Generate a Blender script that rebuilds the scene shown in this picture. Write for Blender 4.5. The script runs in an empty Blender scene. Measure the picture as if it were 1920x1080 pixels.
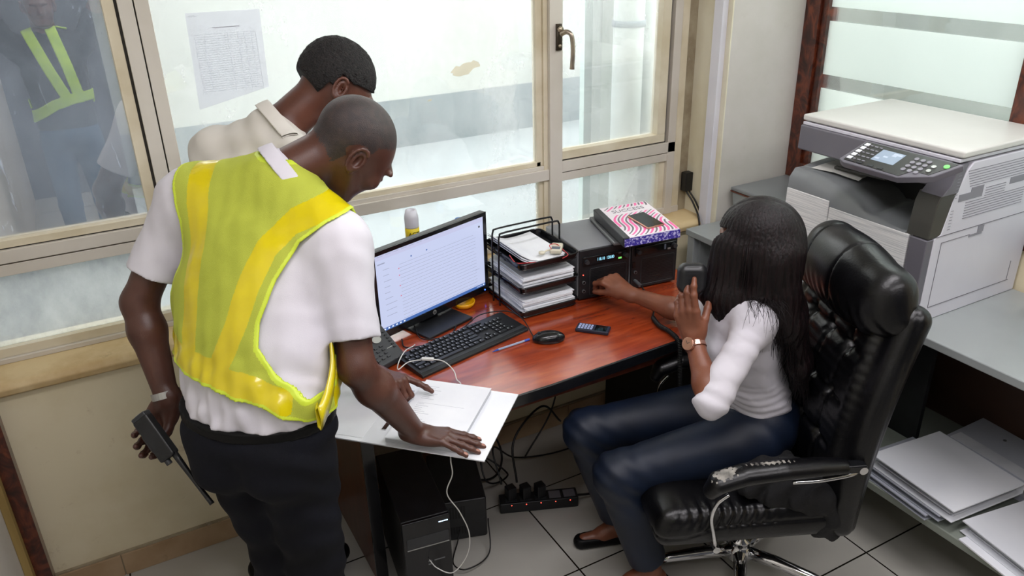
import bpy, bmesh, math, random
import numpy as np
from mathutils import Vector, Matrix, Euler

SC = bpy.context.scene
COL = SC.collection
R = math.radians
PI = math.pi

# ------------------------------------------------------------------ camera
CAM_ROT = ((0.87608735, -0.48156781, -0.02373599),
           (-0.2211556, -0.35761495, -0.90730466),
           (0.42844037, 0.80012749, -0.41980335))     # rows: right, down, forward
cam_data = bpy.data.cameras.new('camera')
cam = bpy.data.objects.new('camera', cam_data)
COL.objects.link(cam)
r_, d_, f_ = [Vector(v) for v in CAM_ROT]
mw = Matrix((( r_[0], -d_[0], -f_[0], 0), (r_[1], -d_[1], -f_[1], 0), (r_[2], -d_[2], -f_[2], 2.05), (0, 0, 0, 1)))
cam.matrix_world = mw
cam_data.sensor_width = 36
cam_data.lens = 1498.555 / 1920 * 36
cam_data.clip_start = 0.05
SC.camera = cam

# ------------------------------------------------------------------ world, light, exposure
SC.view_settings.view_transform = 'Standard'
SC.view_settings.look = 'None'
SC.view_settings.gamma = 1
SC.view_settings.use_curve_mapping = False
SC.view_settings.exposure = 0.05
w = bpy.data.worlds.new('overcast_sky'); SC.world = w
w.use_nodes = True
nt = w.node_tree
bg = nt.nodes['Background']
bg.inputs['Color'].default_value = (0.98, 0.99, 1.0, 1)
bg.inputs['Strength'].default_value = 4.6

def area_light(name, loc, rot, sx, sy, power, color=(1, 1, 1)):
    l = bpy.data.lights.new(name, 'AREA'); l.shape = 'RECTANGLE'; l.size = sx; l.size_y = sy
    l.energy = power; l.color = color
    o = bpy.data.objects.new(name, l); COL.objects.link(o)
    o.location = loc; o.rotation_euler = rot
    return o
# fill lights added under the unseen ceiling, backlight added in the next room
CEIL = ((0.45, 1.0), (1.75, 1.0), (0.45, -0.35), (1.75, -0.35))
for (x, y), pw in zip(CEIL, (17, 17, 15, 15)): area_light('ceiling_fill_light', (x, y, 2.77), (0, 0, 0), 1.15, 0.34, pw, (1, 0.96, 1.0))
area_light('film_backlight', (3.45, 1.9, 2.7), (0, 0, 0), 1.2, 1.2, 120, (0.95, 1.0, 0.98))  # unseen light added to brighten the frosted film from behind

# ------------------------------------------------------------------ materials
MATS = {}
def lin(c):
    return tuple(((x / 12.92) if x <= 0.04045 else ((x + 0.055) / 1.055) ** 2.4) for x in c)
def hexc(h):
    return lin(tuple(int(h[i:i + 2], 16) / 255 for i in (0, 2, 4)))
class NT:
    def __init__(s, name):
        m = bpy.data.materials.new(name); m.use_nodes = True
        s.m = m; s.t = m.node_tree; s.b = s.t.nodes['Principled BSDF']; s.out = s.t.nodes['Material Output']
        MATS[name] = m
    def n(s, typ, **kw):
        x = s.t.nodes.new(typ)
        for k, v in kw.items():
            if k.startswith('i_'): x.inputs[k[2:].replace('_', ' ')].default_value = v
            elif k.startswith('x'): x.inputs[int(k[1:])].default_value = v
            else: setattr(x, k, v)
        return x
    def l(s, a, b): s.t.links.new(a, b)
def c4(c): return (c[0], c[1], c[2], 1)
def coords(N, scale=(1, 1, 1)):
    tc = N.n('ShaderNodeTexCoord'); mp = N.n('ShaderNodeMapping'); mp.inputs['Scale'].default_value = scale
    N.l(tc.outputs['Object'], mp.inputs['Vector']); return mp.outputs['Vector']
def pm(name, col, rough=0.5, metal=0.0, col2=None, nscale=6.0, stretch=(1, 1, 1), lo=0.4, hi=0.65, bump=0.0, bscale=80.0, spec=0.5, coat=0.0, coatr=0.1, sheen=0.0, trans=0.0, rough2=None, detail=4.0, alpha=1.0, sss=0.0):
    """procedural principled material: noise-mixed colour, optional bump"""
    N = NT(name); b = N.b
    b.inputs['Base Color'].default_value = c4(col)
    b.inputs['Roughness'].default_value = rough
    b.inputs['Metallic'].default_value = metal
    b.inputs['Specular IOR Level'].default_value = spec
    b.inputs['Coat Weight'].default_value = coat
    b.inputs['Coat Roughness'].default_value = coatr
    b.inputs['Sheen Weight'].default_value = sheen
    b.inputs['Alpha'].default_value = alpha
    if sss: b.inputs['Subsurface Weight'].default_value = sss; b.inputs['Subsurface Radius'].default_value = (0.01, 0.004, 0.002)
    v = coords(N, stretch)
    nz = N.n('ShaderNodeTexNoise', i_Scale=nscale, i_Detail=detail); N.l(v, nz.inputs['Vector'])
    if col2 is None: col2 = tuple(x * 0.9 for x in col)
    cr = N.n('ShaderNodeValToRGB'); cr.color_ramp.elements[0].position = lo; cr.color_ramp.elements[1].position = hi
    cr.color_ramp.elements[0].color = c4(col); cr.color_ramp.elements[1].color = c4(col2)
    N.l(nz.outputs['Fac'], cr.inputs['Fac']); N.l(cr.outputs['Color'], b.inputs['Base Color'])
    if rough2 is not None:
        mr = N.n('ShaderNodeMapRange', x3=rough, x4=rough2); N.l(nz.outputs['Fac'], mr.inputs[0]); N.l(mr.outputs[0], b.inputs['Roughness'])
    if bump:
        n2 = N.n('ShaderNodeTexNoise', i_Scale=bscale, i_Detail=3.0); N.l(v, n2.inputs['Vector'])
        bp = N.n('ShaderNodeBump', i_Strength=bump, i_Distance=0.004); N.l(n2.outputs['Fac'], bp.inputs['Height']); N.l(bp.outputs['Normal'], b.inputs['Normal'])
    return N.m
def emis(name, col, strength):
    N = NT(name); N.b.inputs['Base Color'].default_value = c4(tuple(x * .1 for x in col))
    N.b.inputs['Emission Color'].default_value = c4(col); N.b.inputs['Emission Strength'].default_value = strength
    N.b.inputs['Roughness'].default_value = 0.3
    return N.m

# walls: cream paint with scuffs and stains of their own shape
def wall_mat(name, base, stain, stain2, amount=0.5, dscale=2.2):
    N = NT(name); b = N.b; v = coords(N)
    n1 = N.n('ShaderNodeTexNoise', i_Scale=dscale, i_Detail=8.0, i_Roughness=0.62); N.l(v, n1.inputs['Vector'])
    r1 = N.n('ShaderNodeValToRGB'); r1.color_ramp.elements[0].position = 0.42; r1.color_ramp.elements[1].position = 0.72
    r1.color_ramp.elements[0].color = c4(base); r1.color_ramp.elements[1].color = c4(stain); N.l(n1.outputs['Fac'], r1.inputs['Fac'])
    n2 = N.n('ShaderNodeTexNoise', i_Scale=9.0, i_Detail=10.0, i_Roughness=0.75); N.l(v, n2.inputs['Vector'])
    r2 = N.n('ShaderNodeValToRGB'); r2.color_ramp.elements[0].position = 0.60; r2.color_ramp.elements[1].position = 0.74
    r2.color_ramp.elements[0].color = (0, 0, 0, 1); r2.color_ramp.elements[1].color = (amount, amount, amount, 1); N.l(n2.outputs['Fac'], r2.inputs['Fac'])
    mx = N.n('ShaderNodeMixRGB'); mx.inputs[2].default_value = c4(stain2)
    N.l(r2.outputs['Color'], mx.inputs[0]); N.l(r1.outputs['Color'], mx.inputs[1]); N.l(mx.outputs[0], b.inputs['Base Color'])
    b.inputs['Roughness'].default_value = 0.55
    bp = N.n('ShaderNodeBump', i_Strength=0.15, i_Distance=0.004); N.l(n1.outputs['Fac'], bp.inputs['Height']); N.l(bp.outputs['Normal'], b.inputs['Normal'])
    return N.m
wall_mat('wall_cream', hexc('e3d8ba'), hexc('d3c5a0'), hexc('9a7f52'), 0.45)
wall_mat('wall_bright', hexc('e6e1cc'), hexc('d8cfb0'), hexc('a08c62'), 0.25)
wall_mat('wall_grey', hexc('cfcac4'), hexc('c2bfb4'), hexc('9a907c'), 0.2)
wall_mat('ledge_stone', hexc('d6bf92'), hexc('b3925c'), hexc('6e5534'), 0.6, 5)
wall_mat('dirty_strip', hexc('a39880'), hexc('7c6c54'), hexc('d8d4c8'), 0.9, 9)
wall_mat('skirting_tile', hexc('b3997a'), hexc('9a7c58'), hexc('75603f'), 0.5, 4)
pm('wall_dim', hexc('5c5f66'), 0.7, 0, hexc('4c5058'), 1.0)
pm('ceiling_paint', hexc('e8e6e0'), 0.8)
pm('aluminium', hexc('d6d0c6'), 0.42, 0.1, hexc('cac3b6'), 3, (1, 1, 1), bump=0.02)
pm('aluminium_cream', hexc('e0d7c0'), 0.45, 0.05, hexc('cfc3a6'), 6)
pm('frame_gap', hexc('35322c'), 0.7)
pm('handle_metal', hexc('b7aa94'), 0.28, 0.8, hexc('9c9184'), 20)
pm('dark_metal', hexc('4c4438'), 0.4, 0.6)
pm('duct_white', hexc('dfdfe6'), 0.4, 0, hexc('d2d2da'), 3)
pm('exterior_white', hexc('cfd1cc'), 0.8, 0, hexc('c6c9c3'), 1.5)
pm('exterior_grey', hexc('7c878d'), 0.8, 0, hexc('889397'), 1.0)
pm('next_wall', hexc('7d847f'), 0.8, 0, hexc('6f7672'), 1.2)
pm('exterior_dark', hexc('343a44'), 0.7, 0, hexc('525864'), 1.2)
pm('exterior_teal', hexc('b0c2be'), 0.8, 0, hexc('bccac6'), 1.0)
pm('exterior_ground', hexc('a8afb2'), 0.85, 0, hexc('9ea6a9'), 1.5)
pm('pipe_white', hexc('d6dcd8'), 0.5, 0, hexc('c6cecc'), 3)

def burl():
    N = NT('burl_wood'); b = N.b; v = coords(N, (1, 1, .7))
    n0 = N.n('ShaderNodeTexNoise', i_Scale=16, i_Detail=6, i_Distortion=2.5); N.l(v, n0.inputs['Vector'])
    r = N.n('ShaderNodeValToRGB'); e = r.color_ramp.elements
    e[0].position = 0.35; e[0].color = c4(hexc('2e1108')); e[1].position = 0.68; e[1].color = c4(hexc('72371f'))
    x = e.new(0.5); x.color = c4(hexc('4c2013')); N.l(n0.outputs['Fac'], r.inputs['Fac']); N.l(r.outputs['Color'], b.inputs['Base Color'])
    b.inputs['Roughness'].default_value = 0.3; b.inputs['Coat Weight'].default_value = 0.3
burl()
def deskwood(name, ca, cb, cc, rough=0.2, st=(1.2, 9, 9), coat=0.0):
    N = NT(name); b = N.b; v = coords(N, st)
    n0 = N.n('ShaderNodeTexNoise', i_Scale=2.2, i_Detail=8, i_Distortion=0.5, i_Roughness=0.55); N.l(v, n0.inputs['Vector'])
    r = N.n('ShaderNodeValToRGB'); e = r.color_ramp.elements
    e[0].position = 0.3; e[0].color = c4(hexc(ca)); e[1].position = 0.72; e[1].color = c4(hexc(cc))
    x = e.new(0.5); x.color = c4(hexc(cb)); N.l(n0.outputs['Fac'], r.inputs['Fac']); N.l(r.outputs['Color'], b.inputs['Base Color'])
    b.inputs['Roughness'].default_value = rough; b.inputs['Coat Weight'].default_value = coat; b.inputs['Coat Roughness'].default_value = .15; b.inputs['Coat IOR'].default_value = 1.65
    return N.m
deskwood('desk_wood', '7e2c13', '9b3d1d', 'b25026', 0.22, st=(2.5, 16, 16), coat=1.0)
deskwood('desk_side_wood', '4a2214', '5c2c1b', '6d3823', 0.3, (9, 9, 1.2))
deskwood('tan_wood', '8d7440', 'a1874f', 'b0975c', 0.5, (9, 9, 1))

def tiles():
    N = NT('floor_tile'); b = N.b
    tc = N.n('ShaderNodeTexCoord'); sp = N.n('ShaderNodeSeparateXYZ'); N.l(tc.outputs['Object'], sp.inputs[0])
    outs = []
    for ax, o, s in ((0, 1.174, 0.456), (1, 1.752, 0.438)):
        a = N.n('ShaderNodeMath', operation='SUBTRACT', x1=o); N.l(sp.outputs[ax], a.inputs[0])
        d = N.n('ShaderNodeMath', operation='DIVIDE', x1=s); N.l(a.outputs[0], d.inputs[0])
        ad = N.n('ShaderNodeMath', operation='ADD', x1=100.5); N.l(d.outputs[0], ad.inputs[0])
        fr = N.n('ShaderNodeMath', operation='FRACT'); N.l(ad.outputs[0], fr.inputs[0])
        sb = N.n('ShaderNodeMath', operation='SUBTRACT', x1=0.5); N.l(fr.outputs[0], sb.inputs[0])
        ab = N.n('ShaderNodeMath', operation='ABSOLUTE'); N.l(sb.outputs[0], ab.inputs[0])
        lt = N.n('ShaderNodeMath', operation='LESS_THAN', x1=0.0065); N.l(ab.outputs[0], lt.inputs[0]); outs.append(lt)
    mx = N.n('ShaderNodeMath', operation='MAXIMUM'); N.l(outs[0].outputs[0], mx.inputs[0]); N.l(outs[1].outputs[0], mx.inputs[1])
    nz = N.n('ShaderNodeTexNoise', i_Scale=5, i_Detail=6); N.l(tc.outputs['Object'], nz.inputs['Vector'])
    cr = N.n('ShaderNodeValToRGB'); cr.color_ramp.elements[0].color = c4(hexc('a9a7a0')); cr.color_ramp.elements[1].color = c4(hexc('b8b6ae'))
    N.l(nz.outputs['Fac'], cr.inputs[0])
    mc = N.n('ShaderNodeMixRGB'); mc.inputs[2].default_value = c4(hexc('17140f')); N.l(mx.outputs[0], mc.inputs[0]); N.l(cr.outputs[0], mc.inputs[1])
    N.l(mc.outputs[0], b.inputs['Base Color']); b.inputs['Roughness'].default_value = 0.22
tiles()

def glass(name, dirt=0.06, refl=0.12, haze=(0.97, 0.98, 0.975), scratch=0.0):
    """window glass: see-through + mirror reflection + a film of dust and scratches"""
    N = NT(name); t = N.t; t.nodes.remove(N.b)
    tr = N.n('ShaderNodeBsdfTransparent'); tr.inputs[0].default_value = (0.965, 0.98, 0.97, 1)
    gl = N.n('ShaderNodeBsdfGlossy'); gl.inputs['Roughness'].default_value = 0.01
    lw = N.n('ShaderNodeLayerWeight'); lw.inputs['Blend'].default_value = 0.35
    mr = N.n('ShaderNodeMapRange', x3=refl, x4=0.85); N.l(lw.outputs['Fresnel'], mr.inputs[0])
    m1 = N.n('ShaderNodeMixShader'); N.l(mr.outputs[0], m1.inputs[0]); N.l(tr.outputs[0], m1.inputs[1]); N.l(gl.outputs[0], m1.inputs[2])
    df = N.n('ShaderNodeBsdfDiffuse'); df.inputs[0].default_value = c4(haze)
    tl = N.n('ShaderNodeBsdfTranslucent'); tl.inputs[0].default_value = c4(haze)
    ma = N.n('ShaderNodeMixShader', x0=0.6); N.l(df.outputs[0], ma.inputs[1]); N.l(tl.outputs[0], ma.inputs[2])
    v = coords(N, (1, 1, 0.6)); nz = N.n('ShaderNodeTexNoise', i_Scale=3, i_Detail=10, i_Roughness=0.7); N.l(v, nz.inputs['Vector'])
    m3 = N.n('ShaderNodeMapRange', x1=0.35, x2=0.75, x3=dirt * 0.4, x4=dirt * 1.8); N.l(nz.outputs['Fac'], m3.inputs[0])
    fac = m3.outputs[0]
    if scratch:
        v2 = coords(N, (5, 5, 1.2)); n2 = N.n('ShaderNodeTexNoise', i_Scale=4, i_Detail=6, i_Distortion=2.0); N.l(v2, n2.inputs['Vector'])
        m4 = N.n('ShaderNodeMapRange', x1=0.66, x2=0.72, x3=0.0, x4=scratch); N.l(n2.outputs['Fac'], m4.inputs[0])
        mx = N.n('ShaderNodeMath', operation='MAXIMUM'); N.l(fac, mx.inputs[0]); N.l(m4.outputs[0], mx.inputs[1]); fac = mx.outputs[0]
    m2 = N.n('ShaderNodeMixShader'); N.l(fac, m2.inputs[0]); N.l(m1.outputs[0], m2.inputs[1]); N.l(ma.outputs[0], m2.inputs[2])
    N.l(m2.outputs[0], N.out.inputs['Surface'])
    return N.m
glass('window_glass', 0.20, 0.06)
glass('window_glass_left', 0.13, 0.50, (0.80, 0.88, 1.0), 0.40)
glass('window_glass_dusty', 0.45, 0.06, (0.85, 0.88, 0.86))
glass('partition_glass', 0.03, 0.05)
def frosted(name):
    N = NT(name); N.t.nodes.remove(N.b)
    df = N.n('ShaderNodeBsdfDiffuse'); df.inputs[0].default_value = (0.86, 0.9, 0.88, 1)
    tl = N.n('ShaderNodeBsdfTranslucent'); tl.inputs[0].default_value = (0.93, 0.97, 0.95, 1)
    ma = N.n('ShaderNodeMixShader', x0=0.8); N.l(df.outputs[0], ma.inputs[1]); N.l(tl.outputs[0], ma.inputs[2])
    rf = N.n('ShaderNodeBsdfRefraction'); rf.inputs['Roughness'].default_value = 0.35; rf.inputs['IOR'].default_value = 1.02; rf.inputs[0].default_value = (0.95, 0.98, 0.97, 1)
    v = coords(N); nz = N.n('ShaderNodeTexNoise', i_Scale=1.5, i_Detail=3); N.l(v, nz.inputs['Vector'])
    mr = N.n('ShaderNodeMapRange', x3=0.22, x4=0.42); N.l(nz.outputs['Fac'], mr.inputs[0])
    mb = N.n('ShaderNodeMixShader'); N.l(mr.outputs[0], mb.inputs[0]); N.l(ma.outputs[0], mb.inputs[1]); N.l(rf.outputs[0], mb.inputs[2])
    N.l(mb.outputs[0], N.out.inputs['Surface'])
frosted('frosted_film')

# ------------------------------------------------------------------ mesh builder
class MB:
    def __init__(s, M=None):
        s.v = []; s.f = []; s.mi = []; s.M = M or Matrix(); s.cur = 0; s.mats = []
    def at(s, M): s.M = M; return s
    def mat(s, name):
        if name not in s.mats: s.mats.append(name)
        s.cur = s.mats.index(name); return s
    def add(s, vs, fs):
        o = len(s.v); s.v += [tuple(s.M @ Vector(p)) for p in vs]
        s.f += [tuple(i + o for i in f) for f in fs]; s.mi += [s.cur] * len(fs); return s
    def box(s, x0, x1, y0, y1, z0, z1):
        vs = [(x, y, z) for z in (z0, z1) for y in (y0, y1) for x in (x0, x1)]
        return s.add(vs, [(0, 2, 3, 1), (4, 5, 7, 6), (0, 1, 5, 4), (2, 6, 7, 3), (0, 4, 6, 2), (1, 3, 7, 5)])
    def prism(s, poly, z0, z1, axis='z'):
        n = len(poly)
        f = {'z': lambda a, b, c: (a, b, c), 'y': lambda a, b, c: (a, c, b), 'x': lambda a, b, c: (c, a, b)}[axis]
        vs = [f(a, b, z0) for a, b in poly] + [f(a, b, z1) for a, b in poly]
        fs = [tuple(range(n))[::-1], tuple(range(n, 2 * n))] + [(i, (i + 1) % n, (i + 1) % n + n, i + n) for i in range(n)]
        return s.add(vs, fs)
    def cyl(s, p0, p1, r0, r1=None, n=20, cap=True):
        r1 = r0 if r1 is None else r1
        p0 = Vector(p0); p1 = Vector(p1); d = (p1 - p0).normalized()
        a = d.orthogonal().normalized(); b = d.cross(a)
        vs = [p0 + (a * math.cos(t) + b * math.sin(t)) * r0 for t in [2 * PI * i / n for i in range(n)]]
        vs += [p1 + (a * math.cos(t) + b * math.sin(t)) * r1 for t in [2 * PI * i / n for i in range(n)]]
        fs = [(i, (i + 1) % n, (i + 1) % n + n, i + n) for i in range(n)]
        if cap: fs += [tuple(range(n))[::-1], tuple(range(n, 2 * n))]
        return s.add(vs, fs)
    def lathe(s, prof, n=24, c=(0, 0, 0)):
        vs = []; fs = []
        for r, z in prof:
            for i in range(n): vs.append((c[0] + r * math.cos(2 * PI * i / n), c[1] + r * math.sin(2 * PI * i / n), c[2] + z))
        for k in range(len(prof) - 1):
            for i in range(n): fs.append((k * n + i, k * n + (i + 1) % n, (k + 1) * n + (i + 1) % n, (k + 1) * n + i))
        fs += [tuple(range(n))[::-1], tuple(range((len(prof) - 1) * n, len(prof) * n))]
        return s.add(vs, fs)
    def tube(s, pts, r, n=8, closed=False):
        pts = [Vector(p) for p in pts]; N = len(pts); vs = []; fs = []
        rr = r if isinstance(r, (list, tuple)) else [r] * N
        prev = None
        for i, p in enumerate(pts):
            t = (pts[(i + 1) % N] - pts[i - 1]) if closed else (pts[min(i + 1, N - 1)] - pts[max(i - 1, 0)])
            t = t.normalized() if t.length > 1e-9 else Vector((0, 0, 1))
            if prev is None: a = t.orthogonal().normalized()
            else:
                a = prev - t * prev.dot(t); a = a.normalized() if a.length > 1e-6 else t.orthogonal().normalized()
            prev = a; b = t.cross(a)
            for k in range(n):
                th = 2 * PI * k / n; vs.append(p + (a * math.cos(th) + b * math.sin(th)) * rr[i])
        for i in range(N if closed else N - 1):
            j = (i + 1) % N
            for k in range(n): fs.append((i * n + k, i * n + (k + 1) % n, j * n + (k + 1) % n, j * n + k))
        if not closed: fs += [tuple(range(n))[::-1], tuple(range((N - 1) * n, N * n))]
        return s.add(vs, fs)
    def loft(s, rings, cap=True, close=True):
        n = len(rings[0]); vs = [p for r in rings for p in r]; fs = []
        for k in range(len(rings) - 1):
            for i in range(n if close else n - 1): fs.append((k * n + i, k * n + (i + 1) % n, (k + 1) * n + (i + 1) % n, (k + 1) * n + i))
        if cap and close: fs += [tuple(range(n))[::-1], tuple(range((len(rings) - 1) * n, len(rings) * n))]
        return s.add(vs, fs)
    def sphere(s, c, rx, ry=None, rz=None, nu=20, nv=12):
        ry = ry or rx; rz = rz or rx; vs = [(c[0], c[1], c[2] - rz)]; fs = []
        for j in range(1, nv):
            ph = -PI / 2 + PI * j / nv
            for i in range(nu): vs.append((c[0] + rx * math.cos(ph) * math.cos(2 * PI * i / nu), c[1] + ry * math.cos(ph) * math.sin(2 * PI * i / nu), c[2] + rz * math.sin(ph)))
        vs.append((c[0], c[1], c[2] + rz)); top = len(vs) - 1
        for i in range(nu):
            fs.append((0, 1 + (i + 1) % nu, 1 + i)); fs.append((top, 1 + (nv - 2) * nu + i, 1 + (nv - 2) * nu + (i + 1) % nu))
            for j in range(nv - 2): fs.append((1 + j * nu + i, 1 + j * nu + (i + 1) % nu, 1 + (j + 1) * nu + (i + 1) % nu, 1 + (j + 1) * nu + i))
        return s.add(vs, fs)
    def build(s, name, mat=None, parent=None, bevel=0, seg=2, smooth=False, subsurf=0, label=None):
        me = bpy.data.meshes.new(name); me.from_pydata([tuple(v) for v in s.v], [], s.f)
        ms = s.mats if s.mats else [mat]
        if mat and s.mats and mat not in s.mats: pass
        for m in ms: me.materials.append(MATS[m])
        me.polygons.foreach_set('material_index', s.mi)
        if smooth: me.polygons.foreach_set('use_smooth', [True] * len(me.polygons))
        bm = bmesh.new(); bm.from_mesh(me); bmesh.ops.recalc_face_normals(bm, faces=bm.faces); bm.to_mesh(me); bm.free()
        o = bpy.data.objects.new(name, me); COL.objects.link(o)
        if parent is not None: o.parent = parent
        if bevel:
            md = o.modifiers.new('bevel', 'BEVEL'); md.width = bevel; md.segments = seg; md.limit_method = 'ANGLE'; md.angle_limit = R(40)
            if not smooth:
                me.polygons.foreach_set('use_smooth', [True] * len(me.polygons)); md.harden_normals = True
        if subsurf:
            md = o.modifiers.new('subsurf', 'SUBSURF'); md.levels = subsurf; md.render_levels = subsurf
        if label: o['label'] = label
        return o
def tag(o, label, cat, group=None, kind=None):
    o['label'] = label; o['category'] = cat
    if group: o['group'] = group
    if kind: o['kind'] = kind
    return o
def struct(o): o['kind'] = 'structure'; return o
def thing(name, label, cat, loc=(0, 0, 0), rotz=0, group=None, M=None):
    o = bpy.data.objects.new(name, None); COL.objects.link(o); o.empty_display_size = 0.05
    if M is not None: o.matrix_world = M
    else: o.location = loc; o.rotation_euler = (0, 0, rotz)
    return tag(o, label, cat, group)
def frame_M(o, x, y):
    """matrix with origin o, x axis along x, y axis close to y"""
    x = Vector(x).normalized(); y = Vector(y); y = (y - x * y.dot(x)).normalized(); z = x.cross(y)
    return Matrix(((x[0], y[0], z[0], o[0]), (x[1], y[1], z[1], o[1]), (x[2], y[2], z[2], o[2]), (0, 0, 0, 1)))
def T(x=0, y=0, z=0): return Matrix.Translation((x, y, z))
def RZ(a): return Matrix.Rotation(a, 4, 'Z')
def RX(a): return Matrix.Rotation(a, 4, 'X')
def RY(a): return Matrix.Rotation(a, 4, 'Y')
def text(name, string, size, M, mat, parent=None, extrude=0.0004, align='CENTER', shear=0, sx=1.0):
    cu = bpy.data.curves.new('txt', 'FONT'); cu.body = string; cu.size = size; cu.align_x = align; cu.align_y = 'CENTER'; cu.extrude = extrude; cu.shear = shear; cu.resolution_u = 3
    t = bpy.data.objects.new('txt', cu); COL.objects.link(t)
    dg = bpy.context.evaluated_depsgraph_get(); dg.update()
    me = bpy.data.meshes.new_from_object(t.evaluated_get(dg)); bpy.data.objects.remove(t)
    me.transform(M @ Matrix.Diagonal((sx, 1, 1, 1))); me.materials.clear(); me.materials.append(MATS[mat]); me.name = name
    o = bpy.data.objects.new(name, me); COL.objects.link(o)
    if parent is not None: o.parent = parent
    return o
def curve_pts(ctrl, n=8):
    """Catmull-Rom through control points"""
    P = [Vector(p) for p in ctrl]; P = [P[0] * 2 - P[1]] + P + [P[-1] * 2 - P[-2]]; out = []
    for i in range(1, len(P) - 2):
        for k in range(n):
            t = k / n
            out.append(0.5 * ((2 * P[i]) + (-P[i - 1] + P[i + 1]) * t + (2 * P[i - 1] - 5 * P[i] + 4 * P[i + 1] - P[i + 2]) * t * t + (-P[i - 1] + 3 * P[i] - 3 * P[i + 1] + P[i + 2]) * t ** 3))
    out.append(P[-2]); return out

# ------------------------------------------------------------------ setting
X0, X1, Y0, YW, H = -0.47, 2.73, -2.2, 2.53, 2.8      # room
YF, YG = 2.65, 2.685                                   # window frame face, glass
XR = 2.33                                              # window reveal
struct(MB().box(X0 - .1, X1 + .12, Y0, YW + .2, -0.06, 0).build('floor', 'floor_tile'))
struct(MB().box(X0 - .1, X1 + .12, Y0, YW + .35, H, H + .1).build('ceiling', 'ceiling_paint'))
struct(MB().box(X0 - .1, XR + .02, YW + .01, YW + .2, 0, 0.80).build('wall_window_side', 'wall_cream'))
struct(MB().box(X0 - .1, XR + .02, YW + .01, YW + .2, 2.5, H).build('wall_window_top', 'wall_cream'))
led = MB(); prof = [(YW - .012, .792), (YW - .016, .812), (YW - .008, .826), (YW + .006, .832), (YF + .03, .834), (YF + .03, .78), (YW + .01, .78)]
led.prism([(a, b) for a, b in prof], X0, XR, 'x')
struct(led.build('trim_1', 'ledge_stone', bevel=0.004))
# right of the window: dirty strip beside the frame, bright reveal, white duct, pier
struct(MB().box(2.277, XR + .01, YF + .01, YW + .24, .80, H).build('trim_2', 'dirty_strip'))
struct(MB().box(XR, X1 + .12, 2.46, YW + .24, 0, H).build('wall_pier', 'wall_grey'))
struct(MB().box(XR - .006, XR, 2.46, YF + .03, .80, H).build('wall_reveal', 'wall_bright'))
dt = MB().box(XR - .034, XR - .006, 2.485, 2.535, 0.0, H - .002)
struct(dt.build('trim_3', 'duct_white', bevel=0.002))
# skirting tiles along the window wall
sk = MB()
xs = [X0 + .05, -0.205, 0.251, 0.707, 1.163, 1.619, 2.075, XR - .04]
for a, b in zip(xs[:-1], xs[1:]): sk.box(a + .0015, b - .0015, YW - .006, YW + .01, 0.0005, 0.088)
struct(sk.build('baseboard_window', 'skirting_tile', bevel=0.0015))
gr = MB().box(X0 + .05, XR - .04, YW - .001, YW + .0098, 0.0, 0.094)
struct(gr.build('baseboard_grout', 'dirty_strip'))
# left partition with burl post against the window wall
struct(MB().box(X0 - .1, X0, Y0, YW + .24, 0, H).build('wall_left', 'wall_grey'))
struct(MB().box(X0, -0.405, YW - .045, YW + .009, 0, 0.79).build('trim_4', 'burl_wood', bevel=0.002))
struct(MB().box(X0, X0 + .022, YW - .085, YW - .046, 0, H).build('trim_5', 'tan_wood', bevel=0.002))
struct(MB().box(X0 - .1, X1 + .12, Y0 - .1, Y0, 0, H).build('wall_back', 'wall_dim'))
# right partition: wall under, wall beyond the glazed frame
struct(MB().box(X1, X1 + .1, Y0, 2.459, 0, 0.98).build('wall_right', 'wall_cream'))
struct(MB().box(X1, X1 + .1, Y0, 0.4, 0.98, H).build('wall_right_rear', 'wall_cream'))

# --- windows: one structure per bay, panes and handle are parts
def bay(name):
    o = bpy.data.objects.new(name, None); COL.objects.link(o); o['kind'] = 'structure'; return o
def frame_box(m, x0, x1, z0, z1, y0=YF, y1=YF + .07): m.box(x0, x1, y0, y1, z0, z1)
ZT = 2.5
def lower_frame(m, x0, x1, zrail_b, zrail_t, zb=.834):
    m.mat('aluminium'); m.box(x0, x1, YF, YF + .075, zb, zb + .018)
    m.mat('aluminium_cream'); m.box(x0, x1, YF + .008, YF + .075, zb + .018, zb + .032)
# left bay: sliding sash with deep rail
w1 = bay('window_1'); m = MB()
m.mat('aluminium').box(X0, .138, YF, YF + .075, .834, .850)
m.mat('aluminium_cream').box(X0, .138, YF + .012, YF + .075, .850, .880)
m.mat('aluminium').box(X0, .138, YF, YF + .075, 1.115, 1.150)
m.mat('frame_gap').box(X0, .138, YF + .01, YF + .075, 1.150, 1.155)
m.mat('aluminium').box(X0, .138, YF - .004, YF + .075, 1.155, 1.195)
m.mat('frame_gap').box(X0, .138, YF + .01, YF + .075, 1.195, 1.199)
m.mat('aluminium_cream').box(X0, .128, YF + .006, YF + .05, 1.199, 1.222)
m.mat('aluminium_cream').box(.128, .160, YF + .006, YF + .05, 1.199, ZT)
m.mat('frame_gap').box(.160, .168, YF + .012, YF + .075, .85, ZT)
m.build('window_frame', None, w1, bevel=0.0015)
MB().box(X0 + .01, .13, YG - .003, YG + .003, 1.215, ZT).build('pane', 'window_glass_left', w1)
MB().box(X0 + .01, .168, YG - .003, YG + .003, .875, 1.12).build('pane', 'window_glass_dusty', w1)
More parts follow.
